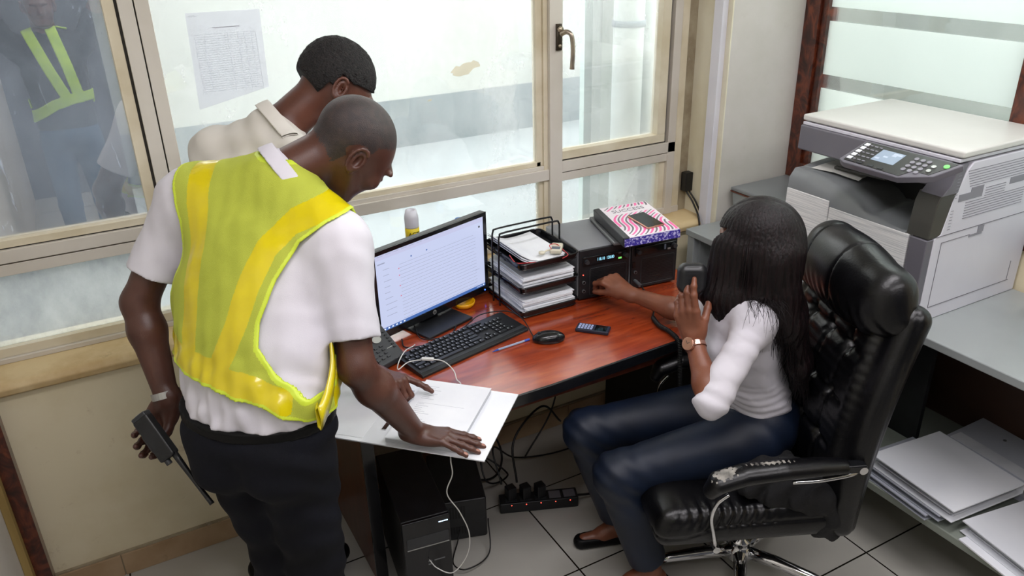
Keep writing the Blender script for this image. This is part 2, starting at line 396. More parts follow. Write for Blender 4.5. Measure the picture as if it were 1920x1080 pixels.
# middle bay: two mullions, fixed light above, fixed light below
w2 = bay('window_2'); m = MB()
m.mat('aluminium').box(.168, .209, YF - .004, YF + .075, .834, ZT)
m.mat('frame_gap').box(.209, .213, YF + .012, YF + .07, .834, ZT)
m.mat('aluminium').box(.213, .252, YF - .004, YF + .075, .834, ZT)
m.mat('aluminium').box(.252, 1.603, YF, YF + .075, 1.092, 1.135)
m.mat('aluminium').box(.252, 1.603, YF + .012, YF + .05, 1.135, 1.150)
m.mat('aluminium_cream').box(.252, 1.575, YF + .02, YF + .05, 1.150, 1.168)
m.mat('aluminium_cream').box(1.556, 1.584, YF + .02, YF + .05, 1.150, ZT)
m.mat('aluminium_cream').box(1.584, 1.603, YF + .01, YF + .05, .85, ZT)
m.mat('aluminium_cream').box(1.566, 1.584, YF + .02, YF + .05, .85, 1.092)
m.mat('aluminium').box(.252, 1.603, YF, YF + .075, .834, .855)
m.mat('aluminium').box(1.603, 1.660, YF - .006, YF + .075, .834, ZT)
m.build('window_frame', None, w2, bevel=0.0015)
MB().box(.25, 1.56, YG - .003, YG + .003, 1.155, ZT).build('pane', 'window_glass', w2)
MB().box(.25, 1.57, YG - .003, YG + .003, .85, 1.095).build('pane', 'window_glass', w2)
# right bay: opening sash with handle
w3 = bay('window_3'); m = MB()
m.mat('aluminium').box(1.660, 2.235, YF, YF + .075, 1.078, 1.112)
m.mat('frame_gap').box(1.660, 2.235, YF + .008, YF + .075, 1.112, 1.116)
m.mat('aluminium').box(1.660, 2.235, YF - .004, YF + .075, 1.116, 1.160)
m.mat('frame_gap').box(1.660, 2.190, YF + .008, YF + .075, 1.160, 1.166)
m.mat('aluminium_cream').box(1.660, 2.180, YF + .002, YF + .05, 1.166, 1.200)
m.mat('aluminium_cream').box(2.138, 2.180, YF + .002, YF + .05, 1.200, ZT)
m.mat('frame_gap').box(2.180, 2.196, YF + .02, YF + .075, 1.160, ZT)
m.mat('aluminium').box(2.196, 2.235, YF - .004, YF + .075, .834, ZT)
m.mat('aluminium_cream').box(2.235, 2.277, YF + .004, YF + .075, .834, ZT)
m.mat('aluminium_cream').box(2.165, 2.196, YF + .012, YF + .06, .86, 1.078)
m.mat('aluminium').box(1.660, 2.277, YF, YF + .075, .834, .862)
m.build('window_frame', None, w3, bevel=0.0015)
MB().box(1.655, 2.14, YG - .003, YG + .003, 1.19, ZT).build('pane', 'window_glass', w3)
MB().box(1.655, 2.17, YG - .003, YG + .003, .86, 1.08).build('pane', 'window_glass', w3)
hd = MB()
hd.mat('dark_metal').box(1.628, 1.650, YF - .016, YF - .006, 1.595, 1.690)
hd.mat('handle_metal').cyl((1.639, YF - .016, 1.672), (1.639, YF - .028, 1.672), .011, n=16)
hd.cyl((1.639, YF - .016, 1.612), (1.639, YF - .022, 1.612), .006, n=12)
hd.tube(curve_pts([(1.640, YF - .024, 1.655), (1.652, YF - .045, 1.664), (1.664, YF - .060, 1.650), (1.668, YF - .064, 1.60), (1.666, YF - .062, 1.53)], 6), [.0095] * 8 + [.0085] * 16 + [.0095], n=12)
hd.build('window_handle', None, w3, smooth=True)

# --- glazed partition on the right: burl frame, frosted bands on clear glass
w4 = bay('window_4'); m = MB(); XP = X1
m.box(XP - .012, XP + .07, 2.385, 2.459, .98, H - .001)
m.box(XP + .002, XP + .06, 2.355, 2.385, 1.03, H - .001)
m.box(XP - .012, XP + .07, .4, 2.385, .98, 1.05)
m.box(XP - .012, XP + .07, 1.440, 1.536, 1.05, H - .001)
m.build('window_frame', 'burl_wood', w4, bevel=0.003)
MB().box(XP + .03, XP + .036, 1.536, 2.36, 1.05, H - .01).build('pane', 'partition_glass', w4)
MB().box(XP + .03, XP + .036, .4, 1.44, 1.05, H - .01).build('pane', 'partition_glass', w4)
for (za, zb) in ((1.05, 1.376), (1.432, 1.643), (1.697, 2.3)):
    MB().box(XP + .022, XP + .024, 1.536, 2.355, za, zb).build('frosted_band', 'frosted_film', w4)
MB().box(XP + .022, XP + .024, .41, 1.44, 1.05, 2.3).build('frosted_band', 'frosted_film', w4)

# --- outside the window
struct(MB().box(-6, 9, YF + .2, 12, -0.15, -0.05).build('trim_ground', 'exterior_ground'))
fc = MB().box(-0.2, 12, 6.0, 6.3, .775, 2.6)
o = fc.build('building_facade', 'exterior_white'); tag(o, 'white outside wall seen hazily through the middle window above a grey recess', 'wall')
o = MB().box(-0.2, 12, 7.6, 7.8, -.05, .9).build('recessed_wall', 'exterior_grey'); tag(o, 'grey blue recess wall under the white outside wall', 'wall')
o = MB().box(-5, 0.17, 4.6, 4.9, -.05, 4.2).build('dark_outside_wall', 'exterior_dark'); tag(o, 'dark blue grey wall outside, behind the scratched left window pane', 'wall')
o = MB().box(2.86, 3.6, 4.3, 4.35, -.05, 2.1).build('teal_outside_wall', 'exterior_teal'); tag(o, 'pale teal wall outside, right of the white pipes', 'wall')
def pipe(name, x, y, r, label):
    t = thing(name, label, 'pipe', (x, y, 0)); MB().cyl((0, 0, -.05), (0, 0, 4), r, n=28).build('pipe_body', 'pipe_white', t, smooth=True)
    return t
p1 = pipe('drain_pipe', 2.525, 3.4, .078, 'thick white drain pipe outside the right window, with a grey clamp near the top')
MB().cyl((0, 0, 1.545), (0, 0, 1.575), .085, n=28).build('pipe_clamp', 'exterior_grey', p1, smooth=True)
pipe('drain_pipe', 2.665, 3.42, .042, 'thin white drain pipe outside the right window, right of the thick one')

# --- next room seen through the partition
struct(MB().box(X1 + .12, 5.6, -.5, 4.2, -0.06, 0).build('floor_next_room', 'floor_tile'))
struct(MB().box(5.5, 5.6, -.5, 4.2, 0, H).build('wall_next_room', 'next_wall'))
struct(MB().box(X1 + .12, 5.6, 4.1, 4.2, 0, H).build('wall_next_room_side', 'next_wall'))
o = MB().box(3.3, 4.1, 1.0, 2.05, 0, 1.18).build('dark_cabinet', 'exterior_dark', bevel=.01); tag(o, 'dark grey cabinet in the next room, seen through clear glass over the photocopier', 'cabinet')
o = MB().box(3.2, 3.8, 2.3, 3.2, 0, 1.12).build('pale_cabinet', 'ceiling_paint', bevel=.01); tag(o, 'blurred pale cabinet in the next room, behind the frosted glass left of the copier', 'cabinet')

# housings added to go with the ceiling fill lights
for (x, y), lb in zip(CEIL, ('left front', 'right front', 'left rear', 'right rear')):
    t = thing('fill_light_fitting', 'white housing of an added ceiling fill light, ' + lb + ' of the four', 'lamp', (x, y, H), 0, 'added fill lights')
    MB().box(-.64, .64, -.19, .19, -.02, 0).build('fill_light_housing', 'ceiling_paint', t)


# ------------------------------------------------------------------ distance-field modelling (bodies, cloth, cushions)
def smin(a, b, k):
    h = np.clip(0.5 + 0.5 * (b - a) / k, 0, 1)
    return b * (1 - h) + a * h - k * h * (1 - h)
def cone(p, q, r1, r2=None, k=0.02, u=None, s=1.0):
    """tapered capsule p->q; u,s: widen the section by s along u"""
    p = np.array(p, float); q = np.array(q, float); r2 = r1 if r2 is None else r2
    d = q - p; L2 = max(float(d @ d), 1e-9)
    uu = None
    if u is not None:
        uu = np.array(u, float); dn = d / math.sqrt(L2); uu = uu - dn * (uu @ dn); uu /= np.linalg.norm(uu)
    def f(P):
        v = P - p; t = np.clip(v @ d / L2, 0, 1); w = v - t[:, None] * d
        if uu is not None:
            a = w @ uu; w = w - uu * (a * (1 - 1 / s))[:, None]
        return np.sqrt((w * w).sum(1)) - (r1 + (r2 - r1) * t)
    return (f, (p + q) / 2, math.sqrt(L2) / 2 + max(r1, r2) * max(1, s), k)
def ell(c, r, k=0.02, M=None):
    c = np.array(c, float); r = np.array(r, float); A = np.eye(3) if M is None else np.array(M, float)   # columns: axes
    def f(P):
        v = (P - c) @ A; a = np.sqrt(((v / r) ** 2).sum(1)); b = np.sqrt(((v / (r * r)) ** 2).sum(1)) + 1e-9
        return a * (a - 1) / b
    return (f, c, float(r.max()), k)
def rbox(c, hs, rad, k=0.02, M=None):
    c = np.array(c, float); hs = np.array(hs, float) - rad; A = np.eye(3) if M is None else np.array(M, float)
    def f(P):
        v = np.abs((P - c) @ A) - hs; o = np.maximum(v, 0)
        return np.sqrt((o * o).sum(1)) + np.minimum(v.max(1), 0) - rad
    return (f, c, float(np.linalg.norm(hs)) + rad, k)
def group(prims, k=.02):
    """plain union of several shapes, blended with the rest only as one"""
    fs = [q[0] for q in prims]; lo = np.min([q[1] - q[2] for q in prims], 0); hi = np.max([q[1] + q[2] for q in prims], 0)
    def f(P):
        d = fs[0](P)
        for g in fs[1:]: d = np.minimum(d, g(P))
        return d
    return (f, (lo + hi) / 2, float(np.linalg.norm(hi - lo)) / 2, k)
def union(prims, post=None, neg=()):
    def field(P, c=None, rad=None):
        d = None
        for f, pc, pr_, k in prims:
            if c is not None and np.linalg.norm(pc - c) - pr_ > rad + 0.05 + k: continue
            x = f(P); d = x if d is None else smin(d, x, k)
        if d is None: return None
        for f, pc, pr_, k in neg:
            if c is not None and np.linalg.norm(pc - c) - pr_ > rad + 0.02: continue
            d = -smin(-d, f(P), k)
        if post is not None: d = post(P, d)
        return d
    return field
def polygonize(field, lo, hi, h, B=16):
    lo = np.array(lo, float); hi = np.array(hi, float); n = np.ceil((hi - lo) / h / B).astype(int)
    g = np.arange(B + 1); G = np.stack(np.meshgrid(g, g, g, indexing='ij'), -1).reshape(-1, 3)
    S = 1 << 20; keys = []; verts = []; quads = []
    half = B * h / 2; rad = half * math.sqrt(3)
    cor = [(i, j, k) for i in (0, 1) for j in (0, 1) for k in (0, 1)]
    edges = [(a, b) for a in range(8) for b in range(a + 1, 8) if sum(abs(cor[a][x] - cor[b][x]) for x in range(3)) == 1]
    def key(I): return (I[:, 0] + 8).astype(np.int64) * S * S + (I[:, 1] + 8).astype(np.int64) * S + (I[:, 2] + 8)
    for bi in range(n[0]):
        for bj in range(n[1]):
            for bk in range(n[2]):
                o = np.array((bi, bj, bk)) * B; ctr = lo + (o + B / 2) * h
                dc = field(ctr[None], ctr, rad)
                if dc is None or abs(dc[0]) > rad * 1.35 + 0.012: continue
                P = lo + (o + G) * h; D = field(P, ctr, rad)
                if D is None: continue
                D = np.asarray(D).reshape(B + 1, B + 1, B + 1)
                if D.min() > 0 or D.max() < 0: continue
                C = np.stack([D[a:a + B, b:b + B, c:c + B] for a, b, c in cor], -1).reshape(-1, 8)
                sgn = C < 0; act = np.where(sgn.any(1) & ~sgn.all(1))[0]
                if len(act) == 0: continue
                Ca = C[act]; acc = np.zeros((len(act), 3)); cnt = np.zeros(len(act))
                for a, b in edges:
                    m = (Ca[:, a] < 0) != (Ca[:, b] < 0); t = np.where(m, Ca[:, a] / np.where(m, Ca[:, a] - Ca[:, b], 1), 0)
                    pa = np.array(cor[a], float); pb = np.array(cor[b], float)
                    acc += m[:, None] * (pa + (pb - pa) * t[:, None]); cnt += m
                ijk = np.stack(np.unravel_index(act, (B, B, B)), -1)
                verts.append(lo + (o + ijk + acc / cnt[:, None]) * h); keys.append(key(o + ijk))
                for ax in range(3):
                    sl = [slice(0, B)] * 3; s2 = [slice(0, B)] * 3; s2[ax] = slice(1, B + 1)
                    a = D[tuple(sl)] < 0; b = D[tuple(s2)] < 0
                    for flip, m in ((False, a & ~b), (True, ~a & b)):
                        I = np.argwhere(m)
                        if len(I) == 0: continue
                        I = I + o; u = np.zeros(3, int); v = np.zeros(3, int); u[(ax + 1) % 3] = 1; v[(ax + 2) % 3] = 1
                        q = [key(I - u - v), key(I - v), key(I), key(I - u)]
                        if flip: q = q[::-1]
                        quads.append(np.stack(q, -1))
    K = np.concatenate(keys); V = np.concatenate(verts); Q = np.concatenate(quads)
    od = np.argsort(K); K = K[od]; V = V[od]
    idx = np.searchsorted(K, Q); idx = np.minimum(idx, len(K) - 1)
    ok = (K[idx] == Q).all(1)
    return V, idx[ok]
def sdf_obj(name, field, lo, hi, h, mats, parent=None, matfn=None, label=None, relax=0, M=None):
    V, Q = polygonize(field, lo, hi, h)
    for _ in range(relax):
        acc = np.zeros_like(V); cnt = np.zeros(len(V))
        for a, b in ((0, 1), (1, 2), (2, 3), (3, 0)):
            np.add.at(acc, Q[:, a], V[Q[:, b]]); np.add.at(cnt, Q[:, a], 1)
            np.add.at(acc, Q[:, b], V[Q[:, a]]); np.add.at(cnt, Q[:, b], 1)
        V = V * 0.4 + acc / np.maximum(cnt, 1)[:, None] * 0.6
    me = bpy.data.meshes.new(name); me.vertices.add(len(V)); me.vertices.foreach_set('co', V.astype(np.float32).ravel())
    me.loops.add(len(Q) * 4); me.loops.foreach_set('vertex_index', Q.astype(np.int32).ravel())
    me.polygons.add(len(Q)); me.polygons.foreach_set('loop_start', np.arange(len(Q), dtype=np.int32) * 4)
    me.polygons.foreach_set('use_smooth', [True] * len(Q))
    for m in (mats if isinstance(mats, (list, tuple)) else [mats]): me.materials.append(MATS[m])
    if matfn is not None: me.polygons.foreach_set('material_index', matfn(V[Q].mean(1)).astype(np.int32))
    me.update(calc_edges=True); me.validate()
    if M is not None: me.transform(M)
    o = bpy.data.objects.new(name, me); COL.objects.link(o)
    if parent is not None:
        o.parent = parent
    if label: o['label'] = label
    return o

# ------------------------------------------------------------------ object materials
pm('black_plastic', hexc('17181a'), 0.38, 0, hexc('1e1f22'), 20)
pm('black_gloss', hexc('101114'), 0.16, 0, hexc('15161a'), 10)
pm('charcoal_plastic', hexc('2b2d30'), 0.45, 0, hexc('323437'), 20)
pm('key_black', hexc('202224'), 0.35, 0, hexc('292b2d'), 40)
pm('key_print', hexc('b9bcc0'), 0.5)
pm('grey_metal', hexc('6e7072'), 0.35, 0.5, hexc('7a7c7e'), 4)
pm('radio_top', hexc('7e8084'), 0.34, 0.15, hexc('86888c'), 4)
pm('silver', hexc('b9b9b6'), 0.3, 0.7)
pm('chrome', hexc('d8d8da'), 0.08, 1.0, hexc('cfcfd2'), 3)
pm('paper', hexc('eceef2'), 0.85, 0, hexc('e2e4ea'), 6)
pm('paper_lines', hexc('b9bcc6'), 0.85)
pm('paper_edge', hexc('d9dbe0'), 0.9, 0, hexc('a9adb5'), 3, (1, 1, 160))
pm('binder_white', hexc('e9ebef'), 0.22, 0, hexc('dfe2e8'), 3)
pm('binder_grey', hexc('b8bcc6'), 0.4, 0, hexc('a8acb8'), 2)
pm('red_plastic', hexc('c03038'), 0.4)
pm('ivory_plastic', hexc('dcd5c0'), 0.4)
pm('copier_white', hexc('d9d8e0'), 0.42, 0, hexc('d0cfd8'), 2)
pm('copier_lid', hexc('d6d5d0'), 0.38, 0, hexc('cdccc6'), 2)
pm('copier_grey', hexc('6d6b72'), 0.42, 0, hexc('64626a'), 2)
pm('copier_dark', hexc('46453f'), 0.4, 0, hexc('3c3b36'), 3)
pm('copier_tray', hexc('7f8384'), 0.28, 0, hexc('76797b'), 3)
pm('panel_black', hexc('2a2a28'), 0.35, 0, hexc('242423'), 3)
pm('copier_inside', hexc('0c0c0d'), 0.6)
pm('brushed', hexc('eeeeec'), 0.42, 0.0, hexc('cccece'), 5, (1, 1, 60), lo=0.42, hi=0.6, bump=0.05)
pm('vent_dark', hexc('8d8c94'), 0.6)
pm('counter_grey', hexc('999e9e'), 0.3, 0, hexc('8f9494'), 3)
pm('counter_edge', hexc('8b9288'), 0.4, 0, hexc('7d847b'), 3)
pm('cyan_card', hexc('39b7c8'), 0.5)
pm('yellow_label', hexc('e8cf1c'), 0.5)
pm('blue_cap', hexc('3a78c8'), 0.35)
pm('pink', hexc('ff6fb2'), 0.4); pm('stripe_grey', hexc('77727a'), 0.4); pm('cover_white', hexc('f6eef4'), 0.35)
pm('purple_glitter', hexc('3c2f9a'), 0.45, 0, hexc('c8c6ee'), 140, lo=0.5, hi=0.62)
pm('amber_glass', hexc('f6b20a'), 0.12, 0, hexc('ffd24a'), 8, spec=0.8)
pm('rosegold', hexc('c99a86'), 0.25, 0.8, hexc('b88a78'), 10)
pm('cable_black', hexc('0d0d0e'), 0.45); pm('cable_white', hexc('dcdcd8'), 0.4)
pm('leather', hexc('060608'), 0.27, 0, hexc('0b0b0e'), 8, bump=0.12, bscale=160, spec=0.4, rough2=0.36)
pm('leather_worn', hexc('9a968e'), 0.5, 0, hexc('4a4844'), 30)
pm('stitch', hexc('5a5a5e'), 0.6)
pm('black_cloth', hexc('0b0b0d'), 0.85, 0, hexc('121215'), 20, bump=0.2, bscale=300)
pm('tan_dark', hexc('4a3226'), 0.5, 0, hexc('3c281e'), 3)
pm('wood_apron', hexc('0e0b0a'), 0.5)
pm('blue_ink', hexc('2a50b8'), 0.35); pm('clear_plastic', hexc('b8c4dc'), 0.2, alpha=0.7)
pm('phone_navy', hexc('1c2236'), 0.3); pm('phone_keys', hexc('a8b4dc'), 0.4)
pm('lcd_blank', hexc('5a6472'), 0.25); pm('screen_black', hexc('08090b'), 0.08)
emis('screen_glow', (0.62, 0.68, 0.93), 0.85); emis('screen_head', (0.60, 0.62, 0.86), 0.85)
emis('screen_text', (0.40, 0.44, 0.62), 0.75); emis('taskbar', (0.07, 0.16, 0.45), 0.9); emis('icon_white', (0.8, 0.85, 1.0), 1.0); emis('icon_red', (0.7, 0.2, 0.3), 0.9)
emis('led_blue', (0.05, 0.15, 1.0), 4); emis('led_white', (0.6, 0.8, 1.0), 2.2); emis('led_red', (1.0, 0.08, 0.05), 3); emis('led_green', (0.25, 0.9, 0.2), 0.9)
emis('lcd_cyan', (0.35, 0.8, 1.0), 1.3); emis('copier_lcd', (0.50, 0.62, 0.78), 0.65); emis('copier_lcd_text', (0.72, 0.82, 0.98), 0.75)

def thin_paper(name, col):
    N = NT(name); N.t.nodes.remove(N.b)
    df = N.n('ShaderNodeBsdfDiffuse'); df.inputs[0].default_value = c4(col); tl = N.n('ShaderNodeBsdfTranslucent'); tl.inputs[0].default_value = c4(col)
    ma = N.n('ShaderNodeMixShader', x0=0.7); N.l(df.outputs[0], ma.inputs[1]); N.l(tl.outputs[0], ma.inputs[2])
    tr = N.n('ShaderNodeBsdfTransparent'); tr.inputs[0].default_value = (.95, .95, .97, 1); mb = N.n('ShaderNodeMixShader', x0=.6); N.l(ma.outputs[0], mb.inputs[1]); N.l(tr.outputs[0], mb.inputs[2]); N.l(mb.outputs[0], N.out.inputs['Surface'])
thin_paper('notice_paper', hexc('f4f5fa')); thin_paper('tape_paper', hexc('efe2c0'))
def tube_thing(name, pts, r, mat, label, cat='cable', group=None, n=8):
    o = MB().tube(pts, r, n=n).build(name, mat, smooth=True); return tag(o, label, cat, group)

# ------------------------------------------------------------------ desk
desk = thing('office_desk', 'red brown glossy wooden desk with black edge under the window', 'desk', (0, 0, 0))
top = [(.53, 1.84), (.80, 1.795), (1.10, 1.795), (1.55, 1.815), (1.98, 1.83), (1.98, 2.515), (.53, 2.515)]
MB().prism(top, .722, .75).build('desk_top', 'desk_wood', desk, bevel=.004)
edge = [(x, y) for x, y in top[:5]]
e = MB(); out = [(x, y - .004) for x, y in edge]; inn = [(x, y + .006) for x, y in edge]
e.prism(out + inn[::-1], .712, .7505); e.build('edge_band', 'black_gloss', desk, bevel=.003)
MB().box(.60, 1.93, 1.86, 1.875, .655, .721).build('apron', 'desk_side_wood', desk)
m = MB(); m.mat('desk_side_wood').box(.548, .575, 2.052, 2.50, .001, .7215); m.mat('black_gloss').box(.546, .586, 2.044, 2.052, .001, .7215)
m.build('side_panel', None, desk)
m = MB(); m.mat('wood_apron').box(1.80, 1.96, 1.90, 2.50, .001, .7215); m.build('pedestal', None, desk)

# monitor
mon = thing('computer_monitor', 'black flat screen monitor on a square stand, showing an email list', 'monitor', (.955, 2.376, .7505), R(18.7))
MB().box(-.11, .10, -.095, .085, 0, .010).build('base', 'black_plastic', mon, bevel=.004)
MB().prism([(-.045, .028), (.045, .028), (.04, .052), (-.04, .052)], .009, .15).build('neck', 'black_gloss', mon, bevel=.003)
MX0, MX1, MZ0, MZ1 = -.252, .277, .024, .338
body = MB().box(MX0, MX1, .0, .028, MZ0, MZ1).build('housing', 'black_plastic', mon, bevel=.004)
bz = MB()
for a in ((MX0, MX1, MZ0, MZ0 + .026), (MX0, MX1, MZ1 - .015, MZ1), (MX0, MX0 + .016, MZ0 + .026, MZ1 - .015), (MX1 - .016, MX1, MZ0 + .026, MZ1 - .015)): bz.box(a[0], a[1], -.004, .0, a[2], a[3])
bz.build('bezel', 'black_gloss', mon, bevel=.001)
sx0, sx1, sz0, sz1 = MX0 + .016, MX1 - .016, MZ0 + .026, MZ1 - .015
scr = MB().box(sx0, sx1, -.0012, -.0002, sz0, sz1).build('screen', 'screen_glow', mon)
m = MB(); rng = random.Random(4)
m.mat('taskbar').box(sx0, sx1, -.0016, -.0012, sz0, sz0 + .011)
m.mat('icon_white')
for i in range(6): m.box(sx0 + .012 + i * .017, sx0 + .019 + i * .017, -.0019, -.0016, sz0 + .003, sz0 + .008)
m.box(sx1 - .012, sx1 - .006, -.0019, -.0016, sz0 + .003, sz0 + .008)
m.box(sx1 - .045, sx1 - .016, -.0019, -.0016, sz0 + .005, sz0 + .0065)
m.mat('screen_head').box(sx0, sx1, -.0016, -.0012, sz1 - .018, sz1)
m.mat('screen_text')
for i in range(7): m.box(sx0 + .01 + i * .034, sx0 + .034 + i * .034, -.0019, -.0016, sz1 - .0062, sz1 - .005)
for i in range(9): m.box(sx0 + .03, sx0 + .03 + rng.uniform(.02, .05), -.0016, -.0012, sz1 - .055 - i * .021, sz1 - .0565 - i * .021)
m.box(sx0 + .01, sx0 + .04, -.0016, -.0012, sz1 - .034, sz1 - .030)
for i in range(17):
    z = sz1 - .058 - i * .0125; x = sx0 + .10
    while x < sx1 - .05:
        L = rng.uniform(.02, .07); m.box(x, min(x + L, sx1 - .04), -.0016, -.0012, z, z + .0010); x += L + .003
for k in range(4): m.box(sx1 - .03 + k * .0065 - .02, sx1 - .0275 + k * .0065 - .02, -.0016, -.0012, sz0 + .075, sz0 + .078)
m.mat('icon_red')
for i in (1, 3, 6, 9): m.box(sx0 + .094, sx0 + .098, -.0018, -.0012, sz1 - .060 - i * .0125, sz1 - .056 - i * .0125)
for k, q in ((.15, 0), (.22, 1)):
    m.mat('taskbar').box(sx0 + k, sx0 + k + .005, -.0018, -.0012, sz1 - .046, sz1 - .041)
m.mat('black_gloss').cyl((sx1 - .02, -.0012, sz1 - .034), (sx1 - .02, -.0018, sz1 - .034), .004, n=12)
m.build('page', None, scr)
lg = MB().cyl((0, -.0045, MZ0 + .013), (0, -.0052, MZ0 + .013), .0085, n=24).build('logo_badge', 'silver', mon)
text('logo_letters', 'hp', .0125, T(0, -.0056, MZ0 + .0135) @ RX(R(90)), 'black_gloss', lg, .0002, shear=.3)
MB().cyl((MX1 - .022, -.0045, MZ0 + .010), (MX1 - .022, -.006, MZ0 + .010), .0026, n=12).build('power_light', 'led_blue', mon)

# keyboard
KA = math.atan2(.106, .44)
kb = thing('computer_keyboard', 'black full-size keyboard lying in front of the monitor', 'keyboard', (.763, 2.030, .7505), KA)
MB().prism([(0, 0), (.150, 0), (.150, .020), (.140, .024), (.012, .013), (0, .008)], 0, .455, 'x').build('body', 'black_plastic', kb, bevel=.002)
def kz(y): return .0131 + (y - .012) / .128 * .011
MB().prism([(.0125, .0128), (.028, .0142), (.028, .0152), (.0125, .0138)], .004, .451, 'x').build('front_trim', 'charcoal_plastic', kb)
keys = []
U = .0182
def row(y, spec, x0=.012):
    x = x0
    for s in spec:
        if s > 0: keys.append((x, y, s))
        x += abs(s) * U
R1 = [1, -1, 1, 1, 1, 1, -.5, 1, 1, 1, 1, -.5, 1, 1, 1, 1]
NAV = 15.25 * U + .012; NUM = 18.55 * U + .012
row(.130, R1, .012); row(.108, [1] * 13 + [2]); row(.090, [1.5] + [1] * 12 + [1.5]); row(.072, [1.75] + [1] * 11 + [2.25]); row(.054, [2.25] + [1] * 10 + [2.75]); row(.036, [1.25, 1.25, 1.25, 6.25, 1.25, 1.25, 1.25, 1.25])
for y in (.130, .108, .090): row(y, [1, 1, 1], NAV)
row(.054, [1], NAV + U); row(.036, [1, 1, 1], NAV)
row(.108, [1, 1, 1, 1], NUM); row(.090, [1, 1, 1], NUM); row(.072, [1, 1, 1], NUM); row(.054, [1, 1, 1], NUM); row(.036, [2, 1, 1], NUM)
keymesh = {}
def keym(s):
    if s not in keymesh:
        w = s * U - .0026; a = MB(); a.loft([[(0, 0, 0), (w, 0, 0), (w, .0155, 0), (0, .0155, 0)], [(.0016, .0012, .006), (w - .0016, .0012, .006), (w - .0016, .0142, .006), (.0016, .0142, .006)]])
        a.mats = ['key_black', 'key_print']; o = len(a.f); a.cur = 1
        if s < 4: a.box(.0038, .0038 + .0034, .0075, .0108, .006, .0063)
        ob = a.build('key', None, kb); keymesh[s] = ob.data; bpy.data.objects.remove(ob)
    return keymesh[s]
keys.sort(key=lambda k: k[1])
for i, (x, y, s) in enumerate(keys[:100]):
    o = bpy.data.objects.new('key', keym(s)); COL.objects.link(o); o.parent = kb; o.location = (x, y - .008, kz(y - .008))
rest = MB()
for (x, y, s) in keys[100:]: rest.box(x, x + s * U - .0026, y - .008, y + .0075, kz(y - .008), kz(y - .008) + .006)
if keys[100:]:
    rest.build('key_row', 'key_black', kb)['kind'] = 'stuff'
text('logo_letters', 'hp', .010, T(.135, .1445, kz(.1445) + .0015), 'key_print', kb, .0002, shear=.3)

# mouse, pen, keypad phone
ms = thing('computer_mouse', 'black glossy mouse on the desk right of the keyboard', 'mouse', (1.228, 2.040, .7505), R(-22))
sdf_obj('mouse_body', union([ell((0, 0, .010), (.056, .031, .026))], post=lambda P, d: np.maximum(d, .0005 - P[:, 2])), (-.07, -.05, -.01), (.07, .05, .05), .0025, ['black_gloss', 'charcoal_plastic'], ms, matfn=lambda c: ((abs(c[:, 1]) < .0012) & (c[:, 0] < -.012)).astype(int))
MB().cyl((-.032, -.004, .029), (-.032, .004, .029), .007, n=14).build('wheel', 'charcoal_plastic', ms)
pn = thing('ballpoint_pen', 'clear ballpoint pen with blue cap between keyboard and mouse', 'pen', (1.027, 2.0655, .7545), R(4))
MB().cyl((.022, 0, 0), (.128, 0, 0), .0038, n=8).build('barrel', 'clear_plastic', pn)
m = MB(); m.cyl((0, 0, -.001), (.022, 0, 0), .0008, .0036, n=8); m.cyl((.126, 0, 0), (.146, 0, 0), .0041, n=10); m.build('tip_and_plug', 'blue_ink', pn)
MB().cyl((.02, 0, 0), (.125, 0, 0), .0014, n=6).build('ink_tube', 'blue_ink', pn)
kp = thing('keypad_phone', 'small navy keypad mobile phone lying on the desk before the radio', 'phone', (1.396, 2.022, .7505), R(-47))
MB().box(-.058, .058, -.025, .025, 0, .013).build('body', 'phone_navy', kp, bevel=.004)
MB().box(.008, .048, -.019, .019, .0128, .0135).build('screen', 'screen_black', kp)
for i in range(5):
    for j in range(3):
        MB().box(-.050 + i * .0105, -.0425 + i * .0105, -.018 + j * .0125, -.009 + j * .0125, .0128, .0142).build('key', 'phone_keys', kp)

# desk phone
dp = thing('desk_phone', 'charcoal desk telephone with silver round navigation key left of the keyboard', 'telephone', (.590, 2.098, .7570), R(22))
MB().prism([(0, 0), (.140, 0), (.140, .104), (.130, .108), (0, .018)], 0, .185, 'x').build('body', 'charcoal_plastic', dp, bevel=.004)
SL = Matrix(((1, 0, 0, 0), (0, .822, -.569, 0), (0, .569, .822, .0180), (0, 0, 0, 1))) @ Matrix.Diagonal((1, .74, 1, 1))
MB(SL).box(.075, .165, .150, .205, 0, .006).build('display', 'silver', dp, bevel=.005)
MB(SL).box(.083, .157, .160, .198, .006, .0066).build('display_glass', 'lcd_blank', dp)
MB(SL).cyl((.130, .118, 0), (.130, .118, .004), .017, n=20).build('navigation_key', 'silver', dp)
for i in range(4):
    for j in range(3):
        MB(SL).box(.078 + j * .022, .090 + j * .022, .022 + i * .019, .031 + i * .019, 0, .004).build('key', 'charcoal_plastic', dp, bevel=.001)
for i in range(6): MB(SL).box(.166, .176, .05 + i * .017, .057 + i * .017, 0, .004).build('key', 'key_black', dp, bevel=.001)
MB(SL).box(.142, .164, .060, .063, 0, .001).build('key', 'silver', dp)
sdf_obj('handset', union([cone((.035, .02, .058), (.035, .125, .130), .016, .016, .02), ell((.035, .022, .045), (.025, .025, .020)), ell((.035, .120, .114), (.025, .025, .020))]), (0, -.02, 0), (.08, .17, .17), .004, 'charcoal_plastic', dp)

